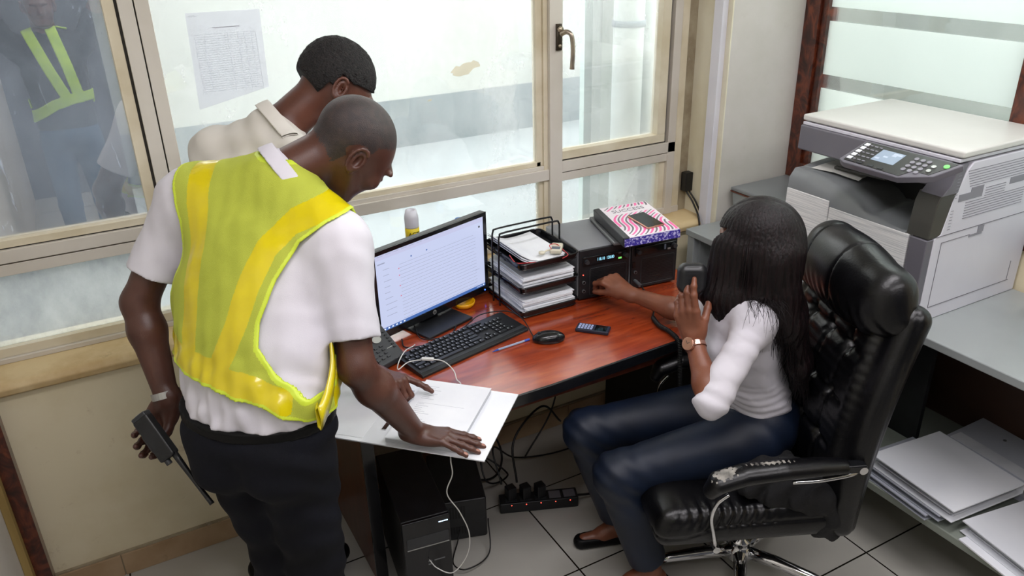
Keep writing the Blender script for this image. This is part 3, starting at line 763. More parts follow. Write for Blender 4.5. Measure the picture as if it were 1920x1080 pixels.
# cables on the desk
tube_thing('usb_cable', curve_pts([(.823, 2.238, .758), (.80, 2.20, .775), (.755, 2.150, .795), (.712, 2.095, .795), (.705, 2.085, .775), (.745, 2.095, .785), (.797, 2.074, .788), (.839, 2.043, .786), (.851, 1.99, .775), (.847, 1.96, .7595), (.845, 1.925, .7565), (.80, 1.86, .7525), (.765, 1.788, .7535), (.748, 1.764, .735), (.70, 1.69, .715), (.685, 1.66, .705), (.695, 1.68, .644), (.683, 1.70, .569), (.727, 1.72, .468), (.762, 1.74, .356), (.760, 1.76, .257), (.717, 1.78, .188), (.677, 1.81, .200), (.668, 1.852, .204)], 8), .0018, 'cable_white', 'thin white cable running over the keyboard, under the binder, down to the computer tower')
o = MB(T(.800, 2.072, .790) @ RZ(R(-35))).box(-.02, .02, -.006, .006, -.004, .005).build('cable_controller', 'cable_white', bevel=.003); tag(o, 'small white inline control box on the cable over the keyboard', 'controller')
tube_thing('monitor_cable', curve_pts([(.87, 2.36, .765), (.86, 2.27, .756), (.93, 2.24, .756), (1.02, 2.27, .755), (1.10, 2.30, .77), (1.18, 2.25, .785), (1.20, 2.17, .784), (1.195, 2.09, .756), (1.19, 2.055, .765)], 8), .002, 'cable_black', 'thin black mouse cable curving over the back of the keyboard')
tube_thing('monitor_cable', curve_pts([(.80, 2.30, .756), (.79, 2.24, .756), (.86, 2.22, .756), (.95, 2.235, .756), (1.0, 2.29, .756)], 8), .0025, 'cable_black', 'black cable lying in front of the monitor stand')

# amber glass behind the monitor, air freshener and bottle on the ledge
o = MB().lathe([(.026, 0), (.034, .003), (.040, .012), (.042, .022), (.039, .022), (.036, .013), (.030, .006), (.001, .005)], 28, (1.098, 2.430, .7505)).build('glass_bowl', 'amber_glass', smooth=True); tag(o, 'shallow amber yellow glass bowl behind the monitor stand', 'bowl')
af = thing('air_freshener', 'silver air freshener can with yellow band on the window ledge', 'can', (.985, 2.605, .8345))
MB().lathe([(.024, 0), (.026, .004), (.026, .16), (.024, .165)], 24).build('can_body', 'silver', af, smooth=True)
m = MB().lathe([(.0262, .155), (.0264, .195)], 24); m.build('yellow_band', 'yellow_label', af, smooth=True)
text('band_letters', 'ACT', .022, T(-.004, -.0268, .175) @ RX(R(90)), 'black_plastic', af, .0004)
MB().lathe([(.025, .195), (.026, .20), (.0262, .235), (.020, .262), (.012, .262), (.010, .250)], 24).build('cap', 'copier_white', af, smooth=True)
bt = thing('plastic_bottle', 'clear bottle with blue cap on the ledge behind the monitor', 'bottle', (1.170, 2.595, .8345))
MB().lathe([(.020, 0), (.022, .01), (.022, .13), (.010, .16), (.010, .17)], 20).build('bottle_body', 'window_glass', bt, smooth=True)
MB().lathe([(.0155, .168), (.016, .172), (.015, .195), (.013, .197)], 20).build('cap', 'blue_cap', bt, smooth=True)

# letter tray with papers
TX0, TX1, TY0, TY1 = 1.222, 1.464, 2.215, 2.50
lt = thing('letter_tray', 'black three-tier wire letter tray full of papers beside the monitor', 'letter tray', (TX0, TY0, .7505))
def rrect(x0, x1, y0, y1, r, z, n=5):
    pts = []
    for cx, cy, a0 in ((x1 - r, y0 + r, -90), (x1 - r, y1 - r, 0), (x0 + r, y1 - r, 90), (x0 + r, y0 + r, 180)):
        for i in range(n): a = R(a0 + 90 * i / (n - 1)); pts.append((cx + r * math.cos(a), cy + r * math.sin(a), z))
    return pts
W_, D_ = TX1 - TX0, TY1 - TY0
for zt in (.006, .098, .188):
    m = MB(); m.box(.008, W_ - .008, .008, D_ - .008, zt, zt + .002)
    m.loft([rrect(.006, W_ - .006, .006, D_ - .006, .02, zt), rrect(-.001, W_ + .001, -.002, D_, .024, zt + .022)], cap=False)
    m.tube(rrect(-.001, W_ + .001, -.002, D_, .024, zt + .023), .0032, n=8, closed=True)
    m.tube([(x, y, zt) for x, y, z in rrect(.006, W_ - .006, .006, D_ - .006, .02, zt)], .0025, n=8, closed=True)
    m.build('tray', 'black_gloss', lt, smooth=False)
for y in (.15, .20):
    MB().tube(curve_pts([(-.008, y, .0), (-.008, y, .10), (-.008, y - .005, .24), (-.004, y - .005, .275), (.012, y - .004, .284), (.125, y, .284), (W_ - .012, y, .284), (W_ + .004, y, .276), (W_ + .008, y, .24), (W_ + .008, y, .0)], 5), .0036, n=8).build('wire_post', 'black_gloss', lt, smooth=True)
def paper_stack(z0, th, n, seed, label, x0=TX0 + .014, x1=TX1 - .012, y0=TY0 + .012, y1=TY1 - .012, jit=.006, mat='paper', curl=0):
    rg = random.Random(seed); m = MB(); t = th / n
    for i in range(n):
        cx, cy = (x0 + x1) / 2 + rg.uniform(-jit, jit), (y0 + y1) / 2 + rg.uniform(-jit, jit); a = rg.uniform(-.03, .03)
        m.at(T(cx, cy, z0 + i * t) @ RZ(a)); w = (x1 - x0) / 2 - .004; h = (y1 - y0) / 2 - .004
        nx, ny = 6, 6; vs = []; fs = []
        for k, dz in ((0, 0), (1, t * .82)):
            for j in range(ny):
                for q in range(nx):
                    u, v = -1 + 2 * q / (nx - 1), -1 + 2 * j / (ny - 1)
                    vs.append((u * w, v * h, dz + curl * (max(0, -u) ** 2 * .03 + .010 * (u * u) * (i / n))))
        o = nx * ny
        for j in range(ny - 1):
            for q in range(nx - 1):
                a0 = j * nx + q; fs.append((a0, a0 + nx, a0 + nx + 1, a0 + 1)); fs.append((a0 + o, a0 + 1 + o, a0 + nx + 1 + o, a0 + nx + o))
        for q in range(nx - 1):
            fs.append((q, q + 1, q + 1 + o, q + o)); b = (ny - 1) * nx + q; fs.append((b, b + o, b + 1 + o, b + 1))
        for j in range(ny - 1):
            b = j * nx; fs.append((b, b + o, b + nx + o, b + nx)); b = j * nx + nx - 1; fs.append((b, b + nx, b + nx + o, b + o))
        m.add(vs, fs)
    o = m.build('paper_stack', mat); return tag(o, label, 'papers')
paper_stack(.7595, .055, 14, 1, 'stack of loose white papers in the bottom tier of the letter tray', jit=.007)
paper_stack(.8515, .050, 12, 2, 'stack of ruffled white papers in the middle tier of the letter tray', jit=.008)
paper_stack(.9425, .012, 4, 3, 'curled white sheets in the top tier of the letter tray', jit=.006, curl=1, x1=TX1 - .04)
pd_ = thing('handheld_meter', 'ivory handheld meter with red cord lying on papers in the top tray', 'meter', (1.405, 2.275, .962), R(52))
MB().box(-.045, .030, -.021, .021, 0, .018).build('body', 'ivory_plastic', pd_, bevel=.006)
MB().box(-.036, -.012, -.015, .015, .0178, .0185).build('display', 'lcd_blank', pd_)
MB().tube(curve_pts([(-.04, .015, .018), (-.01, .024, .022), (.0, .0, .022), (-.02, -.03, .005), (-.05, -.045, .003), (-.085, -.03, .004)], 6), .0016, n=6).build('cord', 'red_plastic', pd_, smooth=True)
tube_thing('lanyard', curve_pts([(1.205 + .02, 2.30, .972), (1.222, 2.25, .962), (1.25, 2.235, .960), (1.29, 2.225, .958)], 6), .002, 'red_plastic', 'red lanyard cord on the papers in the top tray', 'cord')
ec = thing('earphone_plug', 'ivory coiled plug beside the handheld meter in the top tray', 'plug', (1.335, 2.262, .966))
MB().lathe([(.001, 0), (.011, .001), (.012, .008), (.001, .009)], 16).build('plug_head', 'ivory_plastic', ec, smooth=True)
MB().tube(curve_pts([(.01, 0, .005), (.025, .006, .006), (.045, .004, .006)], 5), .0035, n=8).build('plug_stem', 'ivory_plastic', ec, smooth=True)

# the two radios
def radio(name, label, x, y, w, lit):
    t = thing(name, label, 'radio', (x, y, .7505), R(-6)); D = .285; Hh = .205
    MB().box(0, w, .006, D, .006, Hh).build('housing', 'radio_top', t, bevel=.006)
    MB().box(.002, w - .002, -.004, .0062, .006, Hh - .003).build('front_panel', 'black_plastic', t, bevel=.004)
    for q in ((.02, .02), (w - .02, .02), (.02, D - .03), (w - .02, D - .03)): MB().cyl((q[0], q[1], 0), (q[0], q[1], .007), .009, n=12).build('foot', 'black_plastic', t)
    MB().box(.015, w - .012, -.010, -.004, .140, .176).build('control_head', 'black_gloss', t, bevel=.003)
    kn = MB().cyl((w - .024, -.010, .160), (w - .024, -.024, .160), .010, .009, n=20).build('knob', 'charcoal_plastic', t, smooth=False)
    MB().cyl((.028, -.010, .158), (.028, -.020, .158), .009, .008, n=20).build('knob', 'charcoal_plastic', t)
    if lit:
        text('frequency', '118.10  128.80', .0165, T(w * .5, -.0108, .160) @ RX(R(90)), 'lcd_cyan', t, .0002, sx=.72)
        MB().box(w - .053, w - .040, -.0118, -.010, .147, .153).build('button', 'led_green', t)
        MB().box(w - .053, w - .042, -.0118, -.010, .168, .171).build('button', 'grey_metal', t)
        MB().cyl((.018, -.004, .105), (.018, -.006, .105), .0022, n=10).build('indicator_light', 'led_red', t)
    else:
        MB().box(.05, w - .07, -.0112, -.0098, .150, .170).build('display', 'screen_black', t)
        MB().box(w - .066, w - .058, -.0114, -.0098, .150, .170).build('display_segment', 'lcd_blank', t)
        MB().box(w - .050, w - .038, -.0118, -.010, .147, .153).build('button', 'silver', t)
        MB().box(.007, .018, -.007, -.004, .095, .118).build('rocker_switch', 'black_gloss', t)
    # loudspeaker grille
    gx0, gx1 = .045, w - .014
    m = MB(); m.tube(rrect(gx0, gx1, .018, .125, .008, 0), .0015, n=6, closed=True)
    m.v = [(a, -.0045 - c, b) for a, b, c in m.v]; gfr = m.build('speaker_grille', 'charcoal_plastic', t)
    m = MB()
    for i in range(16): m.box(gx0 + .006, gx1 - .006, -.0052, -.004, .024 + i * .006, .0265 + i * .006)
    m.build('grille_slat', 'black_plastic', gfr)
    for z in (.075, .040):
        sc = MB(); sc.mat('grey_metal').cyl((.020, -.004, z), (.020, -.009, z), .0065, n=18); sc.mat('screen_black').cyl((.020, -.009, z), (.020, -.0095, z), .004, n=14)
        sc.build('jack_socket', None, t)
    return t
ra = radio('base_radio', 'black base radio with lit blue frequency display next to the letter tray', 1.478, 2.243, .213, True)
rb = radio('base_radio', 'black base radio with a dark display, under the zebra-striped binder', 1.695, 2.220, .205, False)
MB().cyl((.020, -.009, .040), (.020, -.045, .036), .007, n=16).build('microphone_plug', 'grey_metal', rb)

# folder and binder on the radio, smartphone on the binder
o = MB(T(1.735, 2.295, .957) @ RZ(R(-16))).box(-.10, .12, -.12, .17, 0, .014).build('grey_folder', 'grey_metal', bevel=.005); tag(o, 'slim grey folder under the zebra-striped binder on the right radio', 'folder')
BM = T(1.612, 2.143, .974) @ RZ(R(-15)) @ RY(R(-4))
sb = thing('striped_binder', 'pink, grey and white zebra-striped binder reading SUCCESS on the radio', 'binder', M=BM)
MB().box(0, .208, 0, .325, .030, .0335).build('cover', 'cover_white', sb, bevel=.001)
MB().box(.004, .208, 0, .325, 0, .003).build('back_cover', 'purple_glitter', sb)
MB().box(-.004, .209, -.003, .0, 0, .030).build('lower_edge', 'purple_glitter', sb)
MB().box(-.008, .018, -.002, .327, -.001, .036).build('spine', 'charcoal_plastic', sb, bevel=.004)
MB().box(.018, .202, .003, .317, .003, .029).build('paper_block', 'paper_edge', sb)
for mt, off in (('pink', 0), ('stripe_grey', .5)):
    m = MB()
    for k in range(-6, 14):
        s = (k + off) * .032; pts = []
        for i in range(25):
            v = i / 24; y = .004 + v * .315; x = .02 + s + v * .16 + .020 * math.sin(v * 9 + s * 12)
            pts.append((x, y))
        run = []
        def flush(run):
            if len(run) > 2:
                wd = .0048 if mt == 'pink' else .0036
                A = [(x - wd, y) for x, y in run]; B_ = [(x + wd, y) for x, y in run]; n = len(run)
                m.add([(min(max(a, .019), .206), b, .0337) for a, b in A] + [(min(max(a, .019), .206), b, .0337) for a, b in B_], [(i, i + n, i + n + 1, i + 1) for i in range(n - 1)])
        for p in pts:
            inside = .022 < p[0] < .204 and not (.240 < p[1] < .285 and .035 < p[0] < .195)
            if inside: run.append(p)
            else: flush(run); run = []
        flush(run)
    m.build('cover_stripes', mt, sb)
text('cover_title', 'SUCCESS', .040, T(.112, .262, .0338) @ RZ(R(0)), 'stripe_grey', sb, .0003, sx=.82)
sp = thing('smartphone', 'rose gold smartphone lying on the zebra-striped binder', 'phone', M=T(1.762, 2.225, 1.0160) @ RZ(R(-6)) @ RY(R(-4)))
MB().box(-.036, .036, -.073, .073, 0, .008).build('body', 'rosegold', sp, bevel=.0035)
MB().box(-.033, .033, -.070, .070, .0079, .0085).build('screen', 'screen_black', sp)

# microphone cord: coil from the radio over the desk edge, down and up to the microphone
def coil(path, r, wire, turns_per_m, name):
    P = curve_pts(path, 14); L = [0]
    for a, b in zip(P[:-1], P[1:]): L.append(L[-1] + (b - a).length)
    n = int(L[-1] * turns_per_m * 10); out = []; j = 0; prev = None
    for i in range(n + 1):
        s = L[-1] * i / n
        while j < len(L) - 2 and L[j + 1] < s: j += 1
        t = (s - L[j]) / max(L[j + 1] - L[j], 1e-9); c = P[j].lerp(P[j + 1], t); d = (P[j + 1] - P[j]).normalized()
        a = d.orthogonal().normalized() if prev is None else (prev - d * prev.dot(d)).normalized()
        prev = a; b = d.cross(a); th = 2 * PI * i / 10
        out.append(c + (a * math.cos(th) + b * math.sin(th)) * r)
    return MB().tube(out, wire, n=5)
mc = thing('microphone_cord', 'black coiled cord hanging from the desk edge up to the held microphone', 'cord', (0, 0, 0))
MB().tube(curve_pts([(1.712, 2.17, .787), (1.705, 2.12, .765), (1.68, 2.05, .757), (1.62, 1.98, .757)], 6), .003, n=8).build('cord_lead', 'cable_black', mc, smooth=True)
coil([(1.62, 1.98, .761), (1.60, 1.92, .762), (1.60, 1.86, .763), (1.59, 1.80, .752), (1.575, 1.77, .68), (1.57, 1.755, .60), (1.575, 1.74, .565)], .0065, .0019, 190, 'c').build('coil', 'cable_black', mc, smooth=True)
coil([(1.575, 1.74, .565), (1.60, 1.72, .60), (1.61, 1.70, .70), (1.60, 1.66, .80), (1.585, 1.635, .90), (1.58, 1.62, .945)], .0055, .0017, 190, 'c').build('coil', 'cable_black', mc, smooth=True)

# open ring binder overhanging the desk edge
OB = frame_M((.760, 2.005, .7515), (.71, -.705, 0), (.65, .76, 0))
ob = thing('ring_binder', 'open white ring binder overhanging the front edge of the desk', 'binder', M=OB)
def sheet(m, x0, x1, y0, y1, zf, th, nx=10, ny=4):
    vs = []; fs = []
    for k in (0, 1):
        for j in range(ny + 1):
            for i in range(nx + 1):
                x = x0 + (x1 - x0) * i / nx; y = y0 + (y1 - y0) * j / ny; vs.append((x, y, zf(x, y) + th * k))
    o = (nx + 1) * (ny + 1); w = nx + 1
    for j in range(ny):
        for i in range(nx): a = j * w + i; fs.append((a, a + w, a + w + 1, a + 1)); fs.append((a + o, a + 1 + o, a + w + 1 + o, a + w + o))
    for i in range(nx): fs.append((i, i + 1, i + 1 + o, i + o)); b = ny * w + i; fs.append((b, b + o, b + 1 + o, b + 1))
    for j in range(ny): b = j * w; fs.append((b, b + o, b + w + o, b + w)); b += nx; fs.append((b, b + w, b + w + o, b + o))
    m.add(vs, fs); return m
m = MB(); sheet(m, .0, .300, -.335, 0, lambda x, y: .0, .0035); m.build('cover', 'binder_white', ob)
m = MB(); sheet(m, -.036, .0, -.335, 0, lambda x, y: .0, .0035); m.build('spine', 'binder_white', ob)
m = MB(); sheet(m, -.335, -.036, -.335, 0, lambda x, y: .0, .0035); m.build('cover', 'binder_white', ob)
m = MB(); sheet(m, .012, .218, -.322, -.012, lambda x, y: .0036, .014); m.build('paper_block', 'paper_edge', ob)
m = MB(); sheet(m, .010, .219, -.320, -.010, lambda x, y: .0178 + .004 * max(0, (x - .17) / .05) ** 2 * 0, .0006)
m.build('page', 'paper', ob)
m = MB(); rg = random.Random(7)
for i in range(22):
    y = -.045 - i * .0095
    if i in (8, 9): continue
    m.box(.032, .032 + rg.uniform(.02, .06), y, y + .0013, .0184, .0187)
m.box(.032, .175, -.134, -.1332, .0184, .0187)
for i in range(4): m.box(.12, .16, -.27 - i * .008, -.2687 - i * .008, .0184, .0187)
m.build('page_text', 'paper_lines', ob)
for y in (-.125, -.205):
    pts = [(-.018 + .022 * math.cos(t), y, .010 + .016 * math.sin(t)) for t in [PI * i / 12 for i in range(13)]]
    MB().tube([(x + .012, yy, z) for x, yy, z in pts], .0014, n=8).build('ring', 'chrome', ob, smooth=True)
MB().box(-.024, -.010, -.27, -.06, .0036, .007).build('ring_rail', 'chrome', ob, bevel=.001)
MB().box(-.30, -.06, -.32, -.06, .0036, .0042).build('inner_pocket', 'paper', ob)

# papers and tower under the desk
pc = thing('computer_tower', 'black computer tower on the floor under the desk', 'computer', (.592, 1.868, .001), R(-8))
MB().box(0, .155, .012, .385, 0, .362).build('case', 'black_plastic', pc, bevel=.004)
MB().box(0, .155, 0, .012, 0, .362).build('front_panel', 'black_gloss', pc, bevel=.004)
MB().box(.118, .148, -.001, .0005, .338, .341).build('power_light', 'led_white', pc)
MB().box(.012, .148, -.002, .0005, .255, .2575).build('drive_trim', 'silver', pc)
MB().box(.012, .148, -.0015, .0005, .262, .300).build('drive_door', 'charcoal_plastic', pc, bevel=.001)
for i in range(2): MB().box(.075, .087, -.001, .0005, .178 + i * .012, .183 + i * .012).build('usb_port', 'grey_metal', pc)
MB().box(.095, .130, -.001, .0005, .190, .194).build('port_print', 'grey_metal', pc)
lg = MB().cyl((.078, -.0005, .110), (.078, -.0015, .110), .012, n=24).build('logo_badge', 'silver', pc)
text('logo_letters', 'hp', .017, T(.078, -.002, .1108) @ RX(R(90)), 'black_gloss', lg, .0002, shear=.3)
up = thing('battery_backup', 'black battery backup box on the floor right of the computer tower', 'power supply', (.80, 2.115, .001), R(-17))
MB().box(0, .185, 0, .30, 0, .175).build('case', 'black_plastic', up, bevel=.008)
for z0, z1 in ((.03, .06), (.10, .15)):
    m = MB()
    for i in range(9): m.box(.02 + i * .010, .026 + i * .010, -.001, .001, z0, z1)
    m.build('vent', 'copier_inside', up)
ps = thing('power_strip', 'black power strip with small red lights on the floor under the desk', 'power strip', (1.070, 2.138, .001), R(-22))
MB().box(0, .30, 0, .062, 0, .045).build('body', 'black_plastic', ps, bevel=.004)
for i in range(5):
    MB().box(.022 + i * .056, .066 + i * .056, .010, .050, .0445, .047).build('socket', 'charcoal_plastic' if i < 3 else 'copier_grey', ps)
    MB().cyl((.044 + i * .056, -.0005, .036), (.044 + i * .056, .001, .036), .0022, n=8).build('indicator_light', 'led_red', ps)
for i in range(3):
    c = ps.matrix_basis @ Vector((.044 + i * .056, .03, .047))
    pl = tag(MB(T(*c)).box(-.018, .018, -.018, .018, 0, .055).build('power_plug', 'black_plastic', bevel=.004), 'black plug in the power strip, %s from the left' % ('first', 'second', 'third')[i], 'plug', 'plugs in the power strip')
rg = random.Random(12)
cab_lab = ['thick black cable looping behind the power strip', 'thin black cable tangled on the floor behind the power strip', 'black cable crossing the floor behind the battery backup', 'black cable arching above the power strip', 'black cable running right from the power strip under the desk', 'black cable curling down from the desk back', 'black cable loop in front of the battery backup', 'black cable along the wall under the desk']
paths = [[(1.10, 2.18, .10), (1.12, 2.28, .20), (1.25, 2.35, .06), (1.42, 2.33, .03), (1.60, 2.30, .05)],
         [(1.0, 2.30, .02), (1.10, 2.38, .10), (1.18, 2.28, .05), (1.05, 2.22, .12), (1.12, 2.42, .3)],
         [(.95, 2.40, .30), (1.02, 2.30, .10), (1.15, 2.33, .02), (1.22, 2.42, .08), (1.10, 2.45, .35)],
         [(1.15, 2.15, .11), (1.18, 2.22, .25), (1.35, 2.30, .30), (1.50, 2.40, .12)],
         [(1.35, 2.06, .03), (1.45, 2.05, .02), (1.60, 2.15, .02), (1.66, 2.3, .05)],
         [(1.30, 2.48, .70), (1.34, 2.42, .50), (1.50, 2.44, .38), (1.46, 2.40, .2), (1.30, 2.36, .03)],
         [(.90, 2.105, .08), (.86, 2.07, .02), (.80, 1.98, .02), (.83, 1.93, .02), (.93, 1.96, .02), (.98, 2.06, .08)],
         [(.90, 2.48, .5), (1.1, 2.46, .42), (1.3, 2.48, .5), (1.6, 2.46, .45), (1.68, 2.46, .5)]]
for pth, lb in zip(paths, cab_lab): tube_thing('floor_cable', curve_pts(pth, 10), rg.choice([.0025, .0035, .0045]), 'cable_black', lb, group='cables under the desk')

# notice on the window, tape residue, wall socket cable
pn = thing('paper_notice', 'printed white notice taped to the window left of the men', 'notice', (.34, 2.676, 1.525))
MB().prism([(0, .003), (.222, .05), (.228, .288), (.008, .290)], 0, .0006, 'y').build('sheet', 'notice_paper', pn)
m = MB()
for i in range(26): m.box(.022, .205, -.0006, -.0001, .225 - i * .0068, .2254 - i * .0068)
for x in (.022, .05, .12, .15, .17, .19, .205): m.box(x, x + .0006, -.0006, -.0001, .05, .226)
m.build('table_lines', 'paper_lines', pn)
MB().box(.078, .160, -.0006, -.0001, .2415, .2445).build('heading_line', 'paper_lines', pn)
MB().tube(curve_pts([(.015, -.0004, .279), (.020, -.0004, .283), (.024, -.0004, .277), (.030, -.0004, .282), (.036, -.0004, .278), (.044, -.0004, .281)], 4), .0005, n=5).build('pen_mark', 'paper_lines', pn)
rg = random.Random(3)
for nm, cx, cz, w_, lb in (('tape_residue', 1.27, 1.562, .062, 'torn tan tape residue on the middle window, right of the heads'), ('tape_residue', 1.12, 1.463, .009, 'small yellow speck of tape on the middle window')):
    pts = []
    for i in range(22):
        a = 2 * PI * i / 22; pts.append((cx + w_ * math.cos(a) * rg.uniform(.75, 1.1), cz + .35 * w_ * math.sin(a) * rg.uniform(.5, 1.2) + .18 * w_ * math.cos(a)))
    o = MB().prism(pts, 2.680, 2.6815, 'y').build(nm, 'tape_paper'); tag(o, lb, 'tape')
sk_ = thing('cable_box', 'black junction box at the right edge of the window with two cables', 'junction box', (2.305, 2.635, .93))
MB().box(-.020, .020, -.018, .018, 0, .085).build('box', 'cable_black', sk_, bevel=.004)
for dx in (-.008, .008): MB().tube(curve_pts([(dx, -.01, .0), (dx + .006, -.06, -.05), (dx - .012, -.125, -.12), (dx - .02, -.128, -.3), (dx - .05, -.125, -.6), (dx - .03, -.12, -.90)], 8), .004, n=8).build('cable', 'cable_black', sk_, smooth=True)

# ------------------------------------------------------------------ counter, copier, small printer
ct = thing('side_counter', 'long grey counter with a lower shelf along the right wall', 'counter', (2.152, .35, 0))
MB().box(0, .565, 0, 2.095, .812, .84).build('worktop', 'counter_grey', ct, bevel=.004)
MB().box(-.03, .55, 0, 1.12 + .975, .222, .250).build('shelf', 'counter_edge', ct, bevel=.004)
MB().box(.03, .54, 2.03, 2.06, .001, .812).build('end_panel', 'counter_grey', ct)
MB().box(.005, .04, 2.045, 2.085, .001, .812).build('leg', 'counter_grey', ct, bevel=.003)
MB().box(.005, .04, .12, .155, .001, .812).build('leg', 'counter_grey', ct, bevel=.003)
MB().box(.51, .545, .12, .155, .001, .812).build('leg', 'counter_grey', ct, bevel=.003)
MB().box(.03, .055, 1.40, 1.43, .25, .812).build('divider', 'black_plastic', ct)
MB().box(.30, .32, 1.10, 2.03, .25, .812).build('shade_board', 'black_plastic', ct)  # added black board, its colour stands in for shade under the counter
MB().box(.545, .56, .0, 2.06, .25, .811).build('back_panel', 'tan_dark', ct)
CY0, CY1, CX0, CX1 = 1.385, 1.945, 2.172, 2.712
cp = thing('photocopier', 'large white and grey photocopier on the side counter', 'photocopier', (CX0, CY0, .8405))
def cx(x): return x - CX0
Wc = CY1 - CY0; Dc = CX1 - CX0
# white side shells and body: profile in x-z extruded along y
side = [(.03, .0), (Dc, .0), (Dc, .515), (.150, .515), (.125, .49), (.085, .40), (.060, .30), (.034, .29)]
MB().prism([(a, b) for a, b in side], -.003, .03, 'y').build('side_cover', 'copier_white', cp, bevel=.004)
MB().prism([(.03, .0), (Dc, .0), (Dc, .515), (.30, .515), (.27, .40), (.255, .30), (.032, .29)], Wc - .03, Wc, 'y').build('side_cover', 'copier_white', cp, bevel=.004)
MB().prism([(.025, .425), (.10, .425), (.125, .516), (.078, .516), (.06, .455)], -.0035, .07, 'y').build('pillar_top', 'copier_grey', cp, bevel=.003)
m = MB(); m.mat('copier_inside').box(.25, Dc - .004, .03, Wc - .03, .29, .43); m.mat('copier_white').box(.012, Dc - .002, .03, Wc - .03, .03, .29)
m.build('core', None, cp)
MB().box(.004, Dc - .01, .0, Wc, .0005, .022).build('base', 'copier_grey', cp, bevel=.003)
MB().box(.0, .034, -.002, .058, .070, .290).build('corner_cover', 'copier_grey', cp, bevel=.004)
MB().box(.0, .034, -.002, .058, .022, .067).build('corner_cover', 'copier_grey', cp, bevel=.004)
dr = MB().box(.0, .014, .062, .37, .026, .292).build('drawer', 'brushed', cp, bevel=.002)
MB().box(.0, .014, .374, Wc + .002, .150, .312).build('drawer', 'brushed', cp, bevel=.002)
MB().box(.0, .014, .374, Wc + .002, .026, .147).build('drawer', 'brushed', cp, bevel=.002)
# output area: pillar, tray with ramp, grey hood on the left
MB().prism([(.004, .292), (.16, .292), (.16, .43), (.03, .43), (.015, .40)], -.001, .075, 'y').build('pillar', 'copier_dark', cp, bevel=.003)
def rampz(x, y):
    u = min(max((y - .10) / (Wc - .14), 0), 1); z = .295 + .085 * (u * u * (3 - 2 * u))
    return z
m = MB(); nx, ny = 14, 26; vs = []; fs = []
for j in range(ny + 1):
    for i in range(nx + 1):
        x = .002 + (Dc - .20) * i / nx; y = .075 + (Wc - .075 - .0) * j / ny; z = rampz(x, y)
        g = math.exp(-((y - .235 - .1 * x) / .022) ** 2); z -= .02 * g * min(1, x / .05) * (1 if x < .25 else 0)
        if i == 0: z = min(z, .30 + .05 * j / ny)
        vs.append((x, y, z))
for j in range(ny):
    for i in range(nx): a = j * (nx + 1) + i; fs.append((a, a + 1, a + nx + 2, a + nx + 1))
for j in range(ny + 1): vs.append((.002, .075 + (Wc - .075) * j / ny, .288))
o_ = (nx + 1) * (ny + 1)
for j in range(ny): fs.append((j * (nx + 1), (j + 1) * (nx + 1), o_ + j + 1, o_ + j))
m.add(vs, fs); m.build('output_tray', 'copier_tray', cp, smooth=True)
MB().prism([(.002, .312), (.24, .312), (.24, .398), (.085, .385), (.055, .378), (.012, .322)], Wc - .045, Wc + .002, 'y').build('tray_end', 'copier_tray', cp, bevel=.006)
m = MB(); vs = []; fs = []
prof = [(.02, .385), (.10, .392), (.20, .398)]
for j, (y, dz) in enumerate([(Wc - .045, 0), (Wc - .12, -.003), (Wc - .20, -.018)]):
    for x, z in prof: vs.append((x + .035 + .03 * j * (x < .05), y, z + dz))
for j in range(2):
    for i in range(2): a = j * 3 + i; fs.append((a, a + 1, a + 4, a + 3))
m.add(vs, fs); m.build('tray_flap', 'copier_lid', cp, smooth=True)
MB(T(.135, .27, .395) @ RZ(R(8))).box(-.008, .008, 0, .19, -.006, .004).build('paper_stop', 'copier_dark', cp, bevel=.003)
# scanner unit and lid
MB().prism([(.085, .44), (Dc - .002, .44), (Dc - .002, .517), (.085, .517)], .03, Wc - .03 + .01, 'y').build('scanner_housing', 'copier_inside', cp)
MB().prism([(.072, .432), (.10, .432), (.10, .520), (.076, .520)], .02, Wc + .045, 'y').build('scanner_front', 'copier_grey', cp, bevel=.006)
MB().prism([(.10, .434), (Dc - .002, .434), (Dc - .002, .518), (.10, .518)], Wc - .03, Wc + .043, 'y').build('scanner_side', 'copier_grey', cp, bevel=.006)
MB().box(.082, Dc + .004, .0, Wc + .040, .5205, .531).build('platen_rim', 'copier_white', cp, bevel=.002)
MB().box(.084, Dc + .008, -.008, Wc + .046, .534, .556).build('lid', 'copier_lid', cp, bevel=.007, seg=3)
# sloping control panel
PO = Vector((cx(2.07), 1.372 - CY0, .492)); PX = Vector((0, 1, 0)); PY = Vector((.13, 0, .049)).normalized()
PM = Matrix(((0, PY[0], -PY[2], PO[0]), (1, 0, 0, PO[1]), (0, PY[2], PY[0], PO[2]), (0, 0, 0, 1)))
# local: x along -? width (y world), y up the slope, z out of the face (mirrored handedness corrected below)
PM = Matrix(((0, PY[0], -PY[2], PO[0]), (-1, 0, 0, PO[1] + .295), (0, PY[2], PY[0], PO[2]), (0, 0, 0, 1)))
pnl = MB(PM).prism([(0.02, 0), (.215, 0), (.30, .045), (.335, .130), (-.0, .130), (-.005, .012)], -.022, 0).build('control_panel', 'copier_grey', cp, bevel=.004)
MB(PM).prism([(0.012, .012), (.215, .006), (.235, .045), (.285, .045), (.322, .124), (.008, .124)], 0, .0012).build('panel_face', 'panel_black', pnl)
MB(PM).box(.085, .165, .045, .105, .0012, .002).build('panel_display', 'copier_lcd', pnl)
m = MB(PM)
for i in range(3): m.box(.09 + i * .02, .105 + i * .02, .055 + .014 * i, .063 + .014 * i, .002, .0023)
m.box(.13, .16, .09, .10, .002, .0023); m.build('display_text', 'copier_lcd_text', pnl)
for i in range(5): MB(PM).box(.014 + .0, .030, .022 + i * .020, .036 + i * .020, .0012, .0030).build('label_key', 'paper', pnl)
m = MB(PM)
